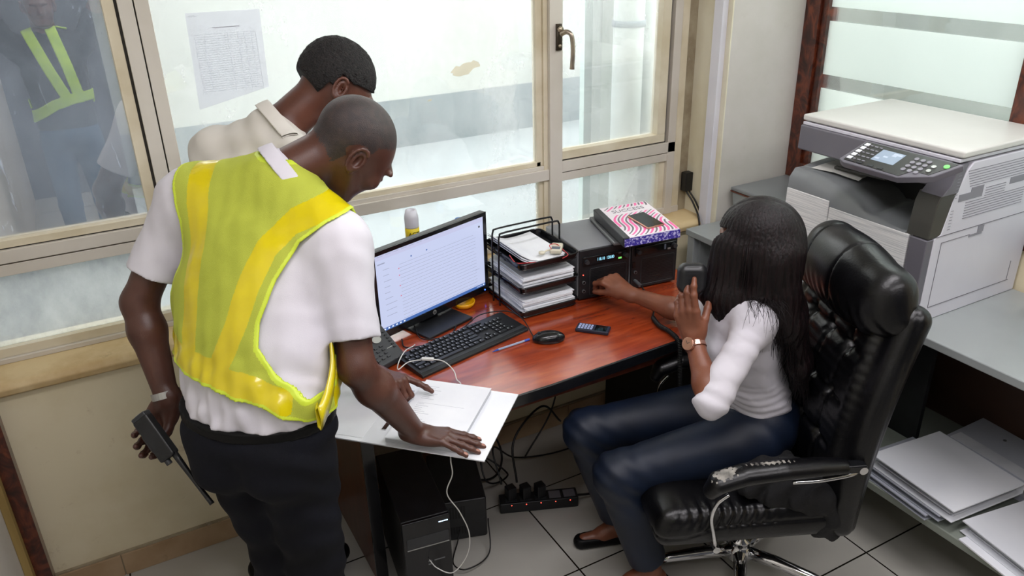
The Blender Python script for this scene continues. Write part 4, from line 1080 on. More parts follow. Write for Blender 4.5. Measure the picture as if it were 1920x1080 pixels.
for i in range(5):
    m.box(.036, .044, .026 + i * .020, .031 + i * .020, .0012, .003); m.box(.050, .062, .026 + i * .020, .031 + i * .020, .0012, .0025); m.box(.068, .078, .026 + i * .020, .031 + i * .020, .0012, .0025)
m.build('key_print', 'vent_dark', pnl)
for i in range(4):
    for j in range(3): MB(PM).cyl((.205 + j * .021, .040 + i * .020 + .000 * j, .0012), (.205 + j * .021, .040 + i * .020, .0035), .0072, n=14).build('number_key', 'vent_dark', pnl)
for p in ((.272, .085), (.272, .062)): MB(PM).cyl((p[0], p[1], .0012), (p[0], p[1], .0035), .0072, n=14).build('number_key', 'silver', pnl)
MB(PM).cyl((.302, .100, .0012), (.302, .100, .004), .0085, n=18).build('start_key', 'led_green', pnl)
for x in (.03, .06, .10, .135): MB(PM).box(x, x + .018, .012, .019, .0012, .0028).build('menu_key', 'charcoal_plastic', pnl)
# side details: seams, vents, handle
m = MB(); 
for i in range(7): m.box(.13 + .004 * i, Dc - .02, -.0040, -.0028, .488 - i * .0085, .4905 - i * .0085)
for i in range(4): m.box(.24, .34 + .02 * i * 0, -.0040, -.0028, .418 - i * .0085, .4205 - i * .0085)
for i in range(7): m.box(.15, Dc - .09, -.0040, -.0028, .385 - i * .0085, .3875 - i * .0085)
for i in range(8): m.box(.085, .10, -.0040, -.0028, .48 - i * .010, .4815 - i * .010); 
for i in range(7): m.box(.085, .098, -.0040, -.0028, .37 - i * .010, .3715 - i * .010)
m.build('side_vents', 'vent_dark', cp)
m = MB(); m.box(.11, .225, -.0042, -.0028, .395, .418); m.box(.165, .225, -.0042, -.0028, .418, .432); m.build('label_patch', 'vent_dark', cp)
MB().box(.36, .46, -.0042, -.0028, .41, .432).build('label_patch', 'vent_dark', cp)
m = MB(); m.box(.034, Dc, -.0041, -.0028, .2935, .2955); m.box(.07, .072, -.0041, -.0028, .05, .27); m.box(.07, Dc - .05, -.0041, -.0028, .048, .050); m.box(.07, .21, -.0041, -.0028, .270, .2715); m.box(.48, .482, -.0041, -.0028, .05, .12)
m.build('side_door_seam', 'copier_grey', cp)
m = MB(); m.box(.205, .27, -.0045, -.0028, .262, .270); m.box(.245, .275, -.0045, -.0028, .270, .292); m.build('side_door_handle', 'vent_dark', cp)
MB().cyl((.058, -.0045, .045), (.058, -.0028, .045), .003, n=10).build('screw', 'vent_dark', cp)
# small printer
pr2 = thing('small_printer', 'small dark-topped printer on the counter between pier and photocopier', 'printer', (2.385, 2.05, .8405))
MB().prism([(.02, 0), (.315, 0), (.315, .125), (.0, .125)], .0, .385, 'y').build('body', 'counter_grey', pr2, bevel=.006)
MB().box(-.006, .318, -.002, .390, .130, .147).build('lid', 'copier_tray', pr2, bevel=.006)
MB().box(-.007, .0, .0, .388, .126, .131).build('trim_line', 'desk_side_wood', pr2)
MB().box(-.001, .004, .02, .25, .085, .088).build('front_slot', 'copier_inside', pr2)
o = MB(T(2.52, 2.10, .990) @ RZ(R(20))).box(-.08, .08, -.03, .03, 0, .004).build('paper_slip', 'paper'); tag(o, 'crumpled white paper slip on the small printer', 'paper')
tube_thing('network_cable', curve_pts([(2.70, 2.05, 1.06), (2.60, 2.03, 1.10), (2.50, 2.02, 1.09), (2.46, 2.01, 1.03), (2.47, 1.99, .99)], 8), .003, 'cable_white', 'white cable looping behind the photocopier to the partition')
o = MB(T(2.56, 1.20, .8405)).box(-.045, .06, -.06, .012, 0, .075).build('cyan_box', 'cyan_card', bevel=.002); tag(o, 'small cyan box on the counter at the right edge of the photo', 'box')

# binders on the lower shelf
def shelf_binder(name, label, M, w=.29, h=.32, th=.06, lift=0.0, mats=('binder_white', 'paper_edge'), holes=False, wavy=0):
    t = thing(name, label, 'binder', M=M)
    MB().box(-w, 0, 0, h, 0, .003).build('back_cover', mats[0], t)
    MB().box(-.0005, .003, 0, h, 0, th).build('spine', mats[0], t, bevel=.001)
    cv = MB(T(0, 0, th) @ RY(lift)).box(-w, .003, 0, h, -.001, .003).build('cover', mats[0], t)
    m = MB(); rg = random.Random(len(label)); z = .004
    while z < th - .012:
        q = rg.uniform(.003, .007); s = rg.uniform(0, .012); m.box(-w + .02 + s, -.02, .012 + rg.uniform(0, .01), h - .014, z, z + q * .8); z += q
    m.build('paper_block', mats[1], t)
    if holes:
        for y in (h * .38, h * .62): MB(T(0, 0, th) @ RY(lift)).cyl((-.05, y, .0025), (-.05, y, .0036), .006, n=16).build('eyelet', 'grey_metal', cv)
    return t
ZS = .2505
def placeM(x, y, z, deg): return T(x, y, z) @ RZ(R(deg))
shelf_binder('ring_binder', 'thin pale grey binder at the bottom of the shelf pile, nearest the chair', placeM(2.418, 1.130, ZS, -5), w=.31, h=.33, th=.017, mats=('binder_grey', 'paper_edge'))
shelf_binder('ring_binder', 'pale binder in the middle of the shelf pile, under the bulging white one', placeM(2.430, 1.090, ZS + .0215, -5), w=.315, h=.33, th=.020, mats=('binder_grey', 'paper_edge'))
shelf_binder('ring_binder', 'white binder with a bulging paper block on top of the shelf pile', placeM(2.440, 1.050, ZS + .0465, -5), w=.325, h=.33, th=.036, lift=R(1))
shelf_binder('ring_binder', 'white binder lying nearest the photographer on the lower shelf', placeM(2.425, .690, ZS + .006, -9), w=.325, h=.33, th=.040)
shelf_binder('ring_binder', 'grey white binder with two eyelets at the back of the shelf, against the wall', placeM(2.672, 1.030, ZS, -4), w=.215, h=.33, th=.072, lift=R(-5), holes=True, mats=('binder_grey', 'paper_edge'))
o = MB(T(2.25, .86, ZS) @ RZ(R(-9))).box(-.155, .15, -.15, .165, 0, .005).build('paper_sheaf', 'paper'); tag(o, 'thin sheaf of white paper sticking out under the nearest shelf binder', 'papers')

# ------------------------------------------------------------------ people: shared anatomy (metres)
A3 = lambda *a: np.array(a, float)
def unit(v): v = np.array(v, float); return v / np.linalg.norm(v)
def head_axes(f, r):
    f = unit(f); r = np.array(r, float); r = unit(r - f * (r @ f)); u = np.cross(r, f)
    return r, f, u
def head_prims(c, ax, s=1.0, neck=None, neck_r=.056, k=.012):
    r, f, u = ax; M = np.stack([r, f, u], 1)
    L = lambda x, y, z: c + s * (r * x + f * y + u * z)
    E = lambda x, y, z, a, b, d, kk=k, MM=M: ell(L(x, y, z), (a * s, b * s, d * s), kk, MM)
    p = [E(0, -.018, .022, .076, .098, .086), E(0, .030, -.012, .066, .070, .082, .02),
         E(0, .040, -.062, .050, .052, .050, .025), E(0, .074, -.088, .020, .018, .016, .02),
         E(0, .088, .026, .050, .016, .013, .014)]                                   # brow ridge
    for sx in (-1, 1):
        p += [E(sx * .042, .068, -.018, .022, .022, .020, .018), E(sx * .030, .085, .004, .014, .011, .010, .004)]      # cheekbone, eye
        p += [cone(L(sx * .058, -.002, -.03), L(sx * .028, .070, -.090), .016 * s, .014 * s, .02)]   # jaw line
    p += [cone(L(0, .092, .012), L(0, .104, -.022), .009 * s, .012 * s, .012), E(0.012, .096, -.028, .009, .009, .007, .006), E(-.012, .096, -.028, .009, .009, .007, .006)]
    p += [cone(L(-.018, .086, -.052), L(.018, .086, -.052), .0070 * s, None, .008), cone(L(-.016, .085, -.062), L(.016, .085, -.062), .0078 * s, None, .006)]
    neg = [E(0, .100, -.057, .022, .008, .0016), E(.034, .098, .012, .016, .010, .006), E(-.034, .098, .012, .016, .010, .006)]
    for sx in (-1, 1):    # ears
        q = L(sx * .078, -.012, -.008); ea = unit(r * sx * .9 - f * .45); eb = unit(u - f * .22); ec = np.cross(ea, eb); EM = np.stack([ec, ea, eb], 1)
        p += [ell(q + ea * .006 * s, (.018 * s, .0075 * s, .030 * s), .006, EM)]
        rim = [q + s * (ea * (.012 + .003 * math.cos(t)) + ec * .018 * math.cos(t) * (-1 if ec @ f > 0 else 1) + eb * .030 * math.sin(t)) for t in [PI * (-.42 + 1.15 * i / 9) for i in range(10)]]
        p += [cone(a, b, .0040 * s, None, .003) for a, b in zip(rim[:-1], rim[1:])]
        p += [E(sx * .081, -.004, -.036, .006, .008, .009, .008)]
        neg += [ell(q + ea * .014 * s + f * .003 * s, (.008 * s, .010 * s, .016 * s), .003, EM)]
    if neck is not None:
        p += [cone(L(0, -.030, -.035), neck, neck_r, neck_r * 1.12, .03, r, 1.05)]
    return p, neg, L
def hand_prims(W, Y, Z, side, curls=((.15, .2, .15),) * 4, spread=(.10, .02, -.05, -.14), thumb=(.5, .25, .3, .2), s=1.0):
    """W wrist, Y finger direction, Z back of the hand, side +1 right / -1 left; curls (mcp, pip, dip) of index..little;
    thumb (angle away from fingers, towards palm, bend, bend)"""
    W = np.array(W, float); Y = unit(Y); Z = np.array(Z, float); Z = unit(Z - Y * (Z @ Y)); X = np.cross(Y, Z) * -side     # X points to the thumb
    L = lambda x, y, z: W + s * (X * x + Y * y + Z * z)
    M = np.stack([X, Y, Z], 1)
    p = [cone(L(0, -.02, 0), L(0, .02, 0), .024 * s, .024 * s, .015, X, 1.22)]
    kn = [(.030, .092), (.009, .097), (-.012, .092), (-.031, .082)]
    for (x, y) in kn: p.append(cone(L(x * .55, .012, 0), L(x, y - .006, .001), .0125 * s, .0108 * s, .014))
    p += [ell(L(.024, .035, -.010), (.017 * s, .030 * s, .014 * s), .014, M), ell(L(-.026, .045, -.008), (.012 * s, .034 * s, .012 * s), .012, M)]
    ln = [(.044, .026, .021), (.048, .030, .022), (.044, .028, .022), (.035, .021, .019)]
    tips = []
    for i in range(4):
        q = L(kn[i][0], kn[i][1], .0); a = 0.0; d0 = unit(Y * math.cos(spread[i]) + X * math.sin(spread[i])); rr = (.0098, .0100, .0096, .0085)[i] * s
        for j in range(3):
            a += curls[i][j]; d = d0 * math.cos(a) - Z * math.sin(a); e = q + d * ln[i][j] * s
            p.append(cone(q, e, rr * (1, .92, .86)[j], rr * (.92, .86, .72)[j], .004 if j else .008))
            if j < 2: p.append(ell(e, (rr * .97,) * 3, .004))
            q = e
        tips.append((q, d))
    ta, tb, t1, t2 = thumb
    q = L(.020, .022, -.006); d = unit(Y * math.cos(ta) + X * math.sin(ta) - Z * tb)
    e = q + d * .040 * s; p.append(cone(q, e, .0165 * s, .0125 * s, .014)); q = e
    for j, (l, r0, r1, bn) in enumerate(((.034, .0118, .0105, t1), (.027, .0105, .0085, t2))):
        d = unit(d * math.cos(bn) + unit(-Z * .7 - X * .7) * math.sin(bn)); e = q + d * l * s; p.append(cone(q, e, r0 * s, r1 * s, .005)); q = e
    tips.append((q, d))
    return p, tips, X
def band_fn(a, b, n, r):      # distance-to-axis helper
    pass

# ---- man in the yellow vest (standing, bending his neck over the binder)
M1 = {}
M1['Rsh'] = A3(.490, 1.765, 1.365); M1['Rel'] = A3(.452, 1.648, 1.082); M1['Rwr'] = A3(.606, 1.700, .805)
M1['Lsh'] = A3(.191, 2.125, 1.425); M1['Lel'] = A3(.033, 2.120, 1.165); M1['Lwr'] = A3(.042, 2.000, .925)
M1['W'] = A3(.228, 1.748, .985); M1['ch'] = A3(.288, 1.895, 1.23)
M1['s'] = unit((.67, -.74, 0)); M1['f'] = unit((.74, .67, 0)); M1['u'] = A3(0, 0, 1)
_r, _d, _f = A3(.876, -.482, -.024), A3(-.221, -.358, -.907), A3(.428, .80, -.42)
M1['hc'] = A3(0.598, 1.945, 1.532); M1['hax'] = head_axes(.44 * _r + .58 * _d + .68 * _f, -.80 * _f + .34 * _r + .46 * _d)
M1['nb'] = A3(.400, 1.965, 1.465)
def man1_shirt_prims(o=0.0):
    m = M1; s, f, u = m['s'], m['f'], m['u']
    up = unit(m['ch'] - m['W']); f2 = unit(f - up * (f @ up)); s2 = np.cross(f2, up); C3 = np.stack([s2, f2, up], 1)
    sl = lambda a, b, t: a + (b - a) * t
    return [ell(m['W'], (.200 + o, .132 + o, .13 + o), .03, C3),
            ell(sl(m['W'], m['ch'], .45), (.208 + o, .134 + o, .19 + o), .05, C3),
            ell(m['ch'] + f * .005, (.220 + o, .132 + o, .175 + o), .05, C3),
            cone(m['Rsh'] - s * .03 - A3(0, 0, .045), m['Lsh'] + s * .03 - A3(0, 0, .045), .088 + o, .088 + o, .05),
            cone(m['Rsh'] - s * .02, m['nb'] + A3(0, 0, -.01), .062 + o, .066 + o, .05), cone(m['Lsh'] + s * .02, m['nb'] + A3(0, 0, -.01), .066 + o, .070 + o, .05)]
def man1_sleeve_prims(o=0.0):
    m = M1; sl = lambda a, b, t: a + (b - a) * t
    return [cone(m['Rsh'] + A3(-.01, .0, -.01), sl(m['Rsh'], m['Rel'], .82), .070 + o, .066 + o, .04),
            cone(m['Lsh'] + A3(.01, 0, -.01), sl(m['Lsh'], m['Lel'], .76), .068 + o, .066 + o, .04)]
def torso_coords(P):
    """side and height coordinates on the man's torso"""
    m = M1; return (P - m['W']) @ m['s'], P[:, 2], (P - (m['W'] + (P[:, 2:3] - m['W'][2]) * ((m['ch'] - m['W']) / (m['ch'] - m['W'])[2])[None])) @ m['f']

# ---- second man, behind the first, leaning beside the window
M2 = {}
M2['hc'] = A3(.660, 2.240, 1.630)
_r, _d, _f = A3(.876, -.482, -.024), A3(-.221, -.358, -.907), A3(.428, .80, -.42)
M2['hax'] = head_axes(.64 * _r + .52 * _d + .56 * _f, -.82 * _f + .40 * _r + .26 * _d)
M2['Lsh'] = A3(.325, 2.375, 1.465); M2['Rsh'] = A3(.500, 2.060, 1.455); M2['W'] = A3(.265, 2.215, 1.00); M2['ch'] = A3(.340, 2.235, 1.28)
M2['nb'] = A3(.470, 2.265, 1.515); M2['s'] = unit((.5, -.86, 0)); M2['f'] = unit((.86, .5, 0))
M2['Lel'] = A3(.46, 2.42, 1.20); M2['Lwr'] = A3(.585, 2.290, 1.0)
M2['Rel'] = A3(.44, 2.00, 1.17); M2['Rwr'] = A3(.590, 1.985, .852)
def man2_shirt_prims(o=0.0):
    m = M2; s, f = m['s'], m['f']; up = unit(m['ch'] - m['W']); f2 = unit(f - up * (f @ up)); s2 = np.cross(f2, up); C3 = np.stack([s2, f2, up], 1)
    sl = lambda a, b, t: a + (b - a) * t
    return [ell(m['W'], (.175 + o, .115 + o, .13 + o), .03, C3), ell(sl(m['W'], m['ch'], .5), (.175 + o, .115 + o, .18 + o), .05, C3), ell(m['ch'], (.185 + o, .118 + o, .17 + o), .05, C3),
            cone(m['Rsh'] - s * .02 - A3(0, 0, .04), m['Lsh'] + s * .02 - A3(0, 0, .04), .078 + o, .078 + o, .05),
            cone(m['Rsh'], m['nb'], .058 + o, .062 + o, .05), cone(m['Lsh'], m['nb'], .060 + o, .064 + o, .05),
            cut_prim(cone(m['Rsh'], sl(m['Rsh'], m['Rel'], .85), .062 + o, .060 + o, .04), m['Rsh'], m['Rel'], .74, .054 if o >= 0 else None), cut_prim(cone(m['Lsh'], sl(m['Lsh'], m['Lel'], .85), .062 + o, .060 + o, .04), m['Lsh'], m['Lel'], .74, .054 if o >= 0 else None)]

# ---- woman in the chair
WM = {}
WM['hc'] = A3(1.607, 1.530, 1.212); WM['hax'] = head_axes((-.66, .74, -.14), (.74, .66, .0))
WM['Lsh'] = A3(1.530, 1.420, 1.015); WM['Rsh'] = A3(1.650, 1.700, .995); WM['nb'] = A3(1.590, 1.570, 1.060)
WM['Lel'] = A3(1.350, 1.378, .835); WM['Lwr'] = A3(1.398, 1.522, .945)
WM['Rel'] = A3(1.690, 1.875, .800); WM['Rwr'] = A3(1.578, 2.080, .828)
WM['W'] = A3(1.690, 1.545, .66); WM['ch'] = A3(1.605, 1.560, .90); WM['H'] = A3(1.715, 1.545, .545)
WM['s'] = unit((.26, .966, 0)); WM['f'] = unit((-.966, .26, 0))
WM['Lhp'] = A3(1.665, 1.462, .560); WM['Lkn'] = A3(1.205, 1.600, .495); WM['Lan'] = A3(1.325, 1.560, .100)
WM['Rhp'] = A3(1.700, 1.640, .560); WM['Rkn'] = A3(1.235, 1.820, .515); WM['Ran'] = A3(1.375, 1.800, .090)
def woman_torso_prims(o=0.0):
    m = WM; s, f = m['s'], m['f']; up = unit(m['ch'] - m['W']); f2 = unit(f - up * (f @ up)); s2 = np.cross(f2, up); C3 = np.stack([s2, f2, up], 1)
    sl = lambda a, b, t: a + (b - a) * t
    return [ell(m['W'] + A3(0, 0, .0), (.130 + o, .100 + o, .13 + o), .03, C3), ell(sl(m['W'], m['ch'], .5), (.128 + o, .095 + o, .15 + o), .05, C3), ell(m['ch'], (.150 + o, .102 + o, .14 + o), .05, C3),
            ell(m['ch'] + f2 * .075 + s2 * .07, (.055 + o, .05 + o, .055 + o), .04, C3), ell(m['ch'] + f2 * .075 - s2 * .07, (.055 + o, .05 + o, .055 + o), .04, C3),
            cone(m['Rsh'] - s * .02 - A3(0, 0, .03), m['Lsh'] + s * .02 - A3(0, 0, .03), .060 + o, .060 + o, .05),
            cone(m['Rsh'], m['nb'], .045 + o, .050 + o, .04), cone(m['Lsh'], m['nb'], .045 + o, .050 + o, .04)]
def woman_sleeve_prims(o=0.0):
    m = WM; sl = lambda a, b, t: a + (b - a) * t
    return [cone(m['Lsh'], m['Lel'], .047 + o, .047 + o, .02), cut_prim(cone(m['Lel'], sl(m['Lel'], m['Lwr'], .4), .047 + o, .046 + o, .015), m['Lel'], m['Lwr'], .05), cone(m['Rsh'], m['Rel'], .048 + o, .046 + o, .03), cut_prim(cone(m['Rel'], sl(m['Rel'], m['Rwr'], .4), .045 + o, .045 + o, .015), m['Rel'], m['Rwr'], .08)]

def cut_prim(pr, a, b, t, hollow=None):
    """a limb-sleeve primitive ended by a plane at fraction t of a->b and hollowed inside"""
    f, c, r, k = pr; u = b - a; L = np.linalg.norm(u); u = u / L
    def g(P):
        v = P - a; q = v @ u; d = np.maximum(f(P), q - t * L)
        if hollow:
            w = np.sqrt(np.maximum((v * v).sum(1) - q * q, 0)); d = np.maximum(d, np.minimum(hollow - w, q - (t * L - .05)) * 1.0)
        return d
    return (g, c, r, k)

# ------------------------------------------------------------------ people: materials
def skin(name, base, dark, rough=0.42):
    return pm(name, base, rough, 0, dark, 14, lo=0.35, hi=0.75, bump=0.12, bscale=420, spec=0.5, sss=0.05)
skin('skin_deep', hexc('553429'), hexc('43261d'), 0.40)
skin('skin_deep_warm', hexc('5f382a'), hexc('4a2a20'), 0.42)
skin('skin_brown', hexc('7d4c36'), hexc('693c29'), 0.42)
pm('stubble', hexc('2b2322'), 0.5, 0, hexc('3a2d2a'), 60, bump=0.5, bscale=500)
pm('curly_hair', hexc('0c0a0a'), 0.8, 0, hexc('1c1716'), 140, bump=1.0, bscale=260)
pm('eye_white', hexc('d8cfc8'), 0.2); pm('iris', hexc('140c08'), 0.1); pm('nail', hexc('a87868'), 0.3)
def cloth(name, base, dark, rough, bump, bscale, st=(1, 1, 1), sheen=0.0, **kw):
    return pm(name, base, rough, 0, dark, 5, st, bump=bump, bscale=bscale, sheen=sheen, **kw)
cloth('shirt_white', hexc('cfccd3'), hexc('c6c3cb'), 0.8, 0.08, 500)
cloth('shirt_cream', hexc('d2cec6'), hexc('c8c3ba'), 0.8, 0.08, 500)
cloth('trouser_navy', hexc('07080f'), hexc('0b0d18'), 0.85, 0.15, 600, spec=.25)
cloth('trouser_satin', hexc('0b1424'), hexc('101c30'), 0.5, 0.06, 400, spec=.35)
cloth('vest_mesh', hexc('b9c242'), hexc('aeb73a'), 0.75, 0.6, 900)
cloth('vest_tape', hexc('d2c100'), hexc('c6b400'), 0.28, 0.05, 60, coat=0.4)
cloth('vest_piping', hexc('c8da3a'), hexc('bccf30'), 0.5, 0.1, 300)
pm('belt_leather', hexc('060607'), 0.5, spec=.2)
pm('vest_lime', hexc('a9cc22'), .6, 0, hexc('9cc01c'), 20)
def long_hair():
    N = NT('long_hair'); b = N.b; v = coords(N, (1, 1, .06))
    nz = N.n('ShaderNodeTexNoise', i_Scale=170, i_Detail=4, i_Roughness=.6); N.l(v, nz.inputs['Vector'])
    r = N.n('ShaderNodeValToRGB'); r.color_ramp.elements[0].position = .35; r.color_ramp.elements[1].position = .75
    r.color_ramp.elements[0].color = c4(hexc('040304')); r.color_ramp.elements[1].color = c4(hexc('1c0e10')); N.l(nz.outputs['Fac'], r.inputs[0]); N.l(r.outputs[0], b.inputs['Base Color'])
    b.inputs['Roughness'].default_value = .45; b.inputs['Specular IOR Level'].default_value = .28
    bp = N.n('ShaderNodeBump', i_Strength=.9, i_Distance=.003); N.l(nz.outputs['Fac'], bp.inputs['Height']); N.l(bp.outputs['Normal'], b.inputs['Normal'])
long_hair()
def folds(P, amp, dirs, seed=0):
    """soft cloth folds as a sum of bent waves"""
    d = 0
    for i, (k, wl, ph) in enumerate(dirs):
        k = unit(k); t = P @ k * 2 * PI / wl + ph; o = unit(np.roll(k, 1) + .3)
        d = d + np.sin(t + 1.3 * np.sin(P @ o * 2 * PI / (wl * 2.7) + ph * 2)) / len(dirs)
    return amp * d
def cut_sleeve(P, d, a, b, t, rad=.12):
    """remove everything past fraction t of the limb a->b"""
    u = b - a; L = np.linalg.norm(u); u = u / L; v = P - a; q = v @ u; w = np.sqrt(np.maximum((v * v).sum(1) - q * q, 0))
    return np.where((w < rad) & (q > t * L - .06), np.maximum(d, q - t * L), d)
def poly_sd(S, Z, poly):
    """signed distance to a 2D polygon, negative inside"""
    p = np.array(poly, float); n = len(p); best = np.full(S.shape, 1e9); ins = np.zeros(S.shape, bool)
    for i in range(n):
        a = p[i]; b = p[(i + 1) % n]; e = b - a; wx = S - a[0]; wz = Z - a[1]; t = np.clip((wx * e[0] + wz * e[1]) / max(e @ e, 1e-12), 0, 1)
        best = np.minimum(best, (wx - t * e[0]) ** 2 + (wz - t * e[1]) ** 2)
        c = ((a[1] > Z) != (b[1] > Z)) & (S < (b[0] - a[0]) * (Z - a[1]) / (b[1] - a[1] + 1e-12) + a[0]); ins ^= c
    return np.where(ins, -1, 1) * np.sqrt(best)
def line_d(S, Z, pts):
    best = np.full(S.shape, 1e9)
    for a, b in zip(pts[:-1], pts[1:]):
        a = np.array(a); b = np.array(b); e = b - a; wx = S - a[0]; wz = Z - a[1]; t = np.clip((wx * e[0] + wz * e[1]) / (e @ e), 0, 1)
        best = np.minimum(best, (wx - t * e[0]) ** 2 + (wz - t * e[1]) ** 2)
    return np.sqrt(best)
def bounds(prims, pad=.03):
    lo = np.min([c - r for f, c, r, k in prims], 0) - pad; hi = np.max([c + r for f, c, r, k in prims], 0) + pad; return lo, hi
def lerp(a, b, t): return a + (b - a) * t
def arm_prims(sh, el, wr, r0, r1, r2, r3, r4, side=None):
    fm = lerp(el, wr, .28)
    return [cone(sh, lerp(sh, el, .45), r0, r0 * .96, .02), cone(lerp(sh, el, .45), el, r0 * .96, r1, .02), cone(el, fm, r1 * .98, r2, .02), cone(fm, wr, r2, r4, .02, side, 1.12 if side is not None else 1)]
def eyes(parent, L, base, s=1.0):
    for sx in (-1, 1):
        c = L(sx * .030, .0785, .006) - base
        e = MB().sphere(c, .0120 * s, nu=16, nv=10).build('eye', 'eye_white', parent, smooth=True)
        g = L(sx * .030, .0890, .004) - base; MB().sphere(g, .0046 * s, nu=12, nv=8).build('iris', 'iris', e, smooth=True)
def watch(name, label, c, axis, r, mat, face=None, fmat=None, out=None, w=.016, dark=False):
    c = Vector(c); a = Vector(axis).normalized(); t = thing(name, label, 'watch', c)
    x = a.orthogonal().normalized(); y = a.cross(x); m = MB(); n = 28
    rings = []
    for i in range(n):
        th = 2 * PI * i / n; d = x * math.cos(th) + y * math.sin(th)
        rings.append([d * r + a * (w / 2), d * (r + .0028) + a * (w / 2), d * (r + .0028) - a * (w / 2), d * r - a * (w / 2)])
    rings.append(rings[0]); m.loft(rings, cap=False); m.build('strap', mat, t, smooth=False)
    if out is not None:
        o = Vector(out); o = (o - a * o.dot(a)).normalized(); p = o * (r + .002)
        cs = MB().cyl(p, p + o * .009, .019, n=28).build('case', mat, t, bevel=.0015); MB().cyl(p + o * .009, p + o * .0096, .0155, n=28).build('dial', fmat or 'screen_black', cs)
        MB().cyl(p + o * .004 + y.cross(o).normalized() * .0, p + o * .004 + a.cross(o) * .023, .0028, n=10).build('crown', mat, cs)
        M_ = frame_M(p + o * .0098, a.cross(o), a); h = MB(M_); h.box(-.0006, .0006, 0, .010, 0, .0003); h.box(0, .008, -.0006, .0006, 0, .0003); h.build('hands', 'key_black', cs)
    return t

# ------------------------------------------------------------------ man in the vest
m = M1; BASE1 = Vector((.26, 1.78, 0)); b1 = np.array(BASE1)
man = thing('person', 'man in a yellow reflective vest and white shirt bending over the open binder, handheld radio in his left hand', 'person', BASE1)
man['label'] = 'man in yellow reflective vest bending over the binder, radio in his left hand'
TI = T(*(-b1))
hp, hneg, HL1 = head_prims(m['hc'], m['hax'], 1.11, m['nb'] + A3(.0, .0, .01), .057)
Yr = unit((.83, -.53, -.13)); Zr = unit((.10, .03, 1))
h1, tips1, _ = hand_prims(m['Rwr'] + A3(-.004, .002, 0), Yr, Zr, 1, ((.22, .06, .05), (.20, .05, .05), (.22, .06, .05), (.24, .08, .05)), (.16, .02, -.07, -.22), (.75, .25, .1, .1), .98)
rr_ = A3(.876, -.482, 0); Yl = unit(-rr_ * .50 + A3(0, 0, -.86)); Zl = unit((.47, .88, -.15))
h2, tips2, _ = hand_prims(m['Lwr'], Yl, Zl, -1, ((.75, .75, .5), (.80, .8, .5), (.85, .85, .5), (.85, .9, .5)), (.08, .02, -.04, -.10), (.45, .85, .45, .3), 1.03)
body = hp + [(f, c, r, k) for f, c, r, k in man1_shirt_prims(-.022)] + arm_prims(m['Rsh'], m['Rel'], m['Rwr'], .050, .043, .047, .04, .028, A3(0, 1, 0)) + arm_prims(m['Lsh'], m['Lel'], m['Lwr'], .050, .044, .046, .04, .028) + h1 + h2
lo, hi = bounds(body)
def m1_mat(c):
    v = c - m['hc']; r, f, u = m['hax']; x, y, z = v @ r / 1.1, v @ f / 1.1, v @ u / 1.1
    line = np.where(y > -.02, .035 + .55 * (y + .02) * (y < .075) + .0, -.045 - .15 * (y + .10)); line = np.where((y > -.035) & (y <= .0), -.02, line)
    head = (np.sqrt((v * v).sum(1)) < .14)
    return (head & ~((np.hypot(y + .014, z + .008) < .034) & (np.abs(x) > .068)) & (z > line + .004 * np.sin(x * 900) * np.cos(y * 700)) & (y < .082)).astype(int)
sdf_obj('body', union(body, neg=hneg), lo, hi, .0032, ['skin_deep', 'stubble'], man, matfn=m1_mat, M=TI)
eyes(man, HL1, b1, 1.08)
for (q, d), Z_ in list(zip(tips1[:4], [Zr] * 4)):
    nM = frame_M(q - b1 - np.array(d) * .002 + np.array(Z_) * .0062, np.cross(d, Z_), d); MB(nM).sphere((0, 0, 0), .0055, .0075, .0018, 12, 6).build('fingernail', 'nail', man, smooth=True)
_sl = man1_sleeve_prims(); sp_ = man1_shirt_prims() + [cone(m['nb'] + A3(-.03, 0, -.03), m['nb'] + A3(.012, -.002, .012), .074, .071, .03)] + [cut_prim(_sl[0], m['Rsh'], m['Rel'], .78, .053), cut_prim(_sl[1], m['Lsh'], m['Lel'], .72, .053)]
fd = [((.8, -.1, .5), .075, .3), ((.5, .4, .7), .11, 1.2), ((.1, .9, .4), .06, 2.2), ((.7, -.7, .25), .045, .7)]
def m1_shirt_post(P, d):
    hgt = P[:, 2]; w = np.clip((1.22 - hgt) / .2, 0, 1) + .35
    d = d + folds(P, .0068, fd) * w + .006 * np.exp(-((hgt - 1.005) / .018) ** 2) * np.sin(P @ unit((.7, -.7, .2)) * 60) * .5
    tilt = hgt - 1.000
    return np.maximum(d, -tilt)
neg = []
lo, hi = bounds(sp_)
def hem_mat(c):
    def q(a, b, t):
        u = unit(b - a); return np.abs(((c - a) @ u) - (t * np.linalg.norm(b - a) - .028)) < .0014
    wa = np.linalg.norm(c - lerp(m['Rsh'], m['Rel'], .7), axis=1) < .13; wb = np.linalg.norm(c - lerp(m['Lsh'], m['Lel'], .7), axis=1) < .13
    return ((q(m['Rsh'], m['Rel'], .78) & wa) | (q(m['Lsh'], m['Lel'], .72) & wb)).astype(int)
shirt = sdf_obj('shirt', union(sp_, post=m1_shirt_post, neg=neg), lo, hi, .0042, 'shirt_white', man, M=TI, relax=1)
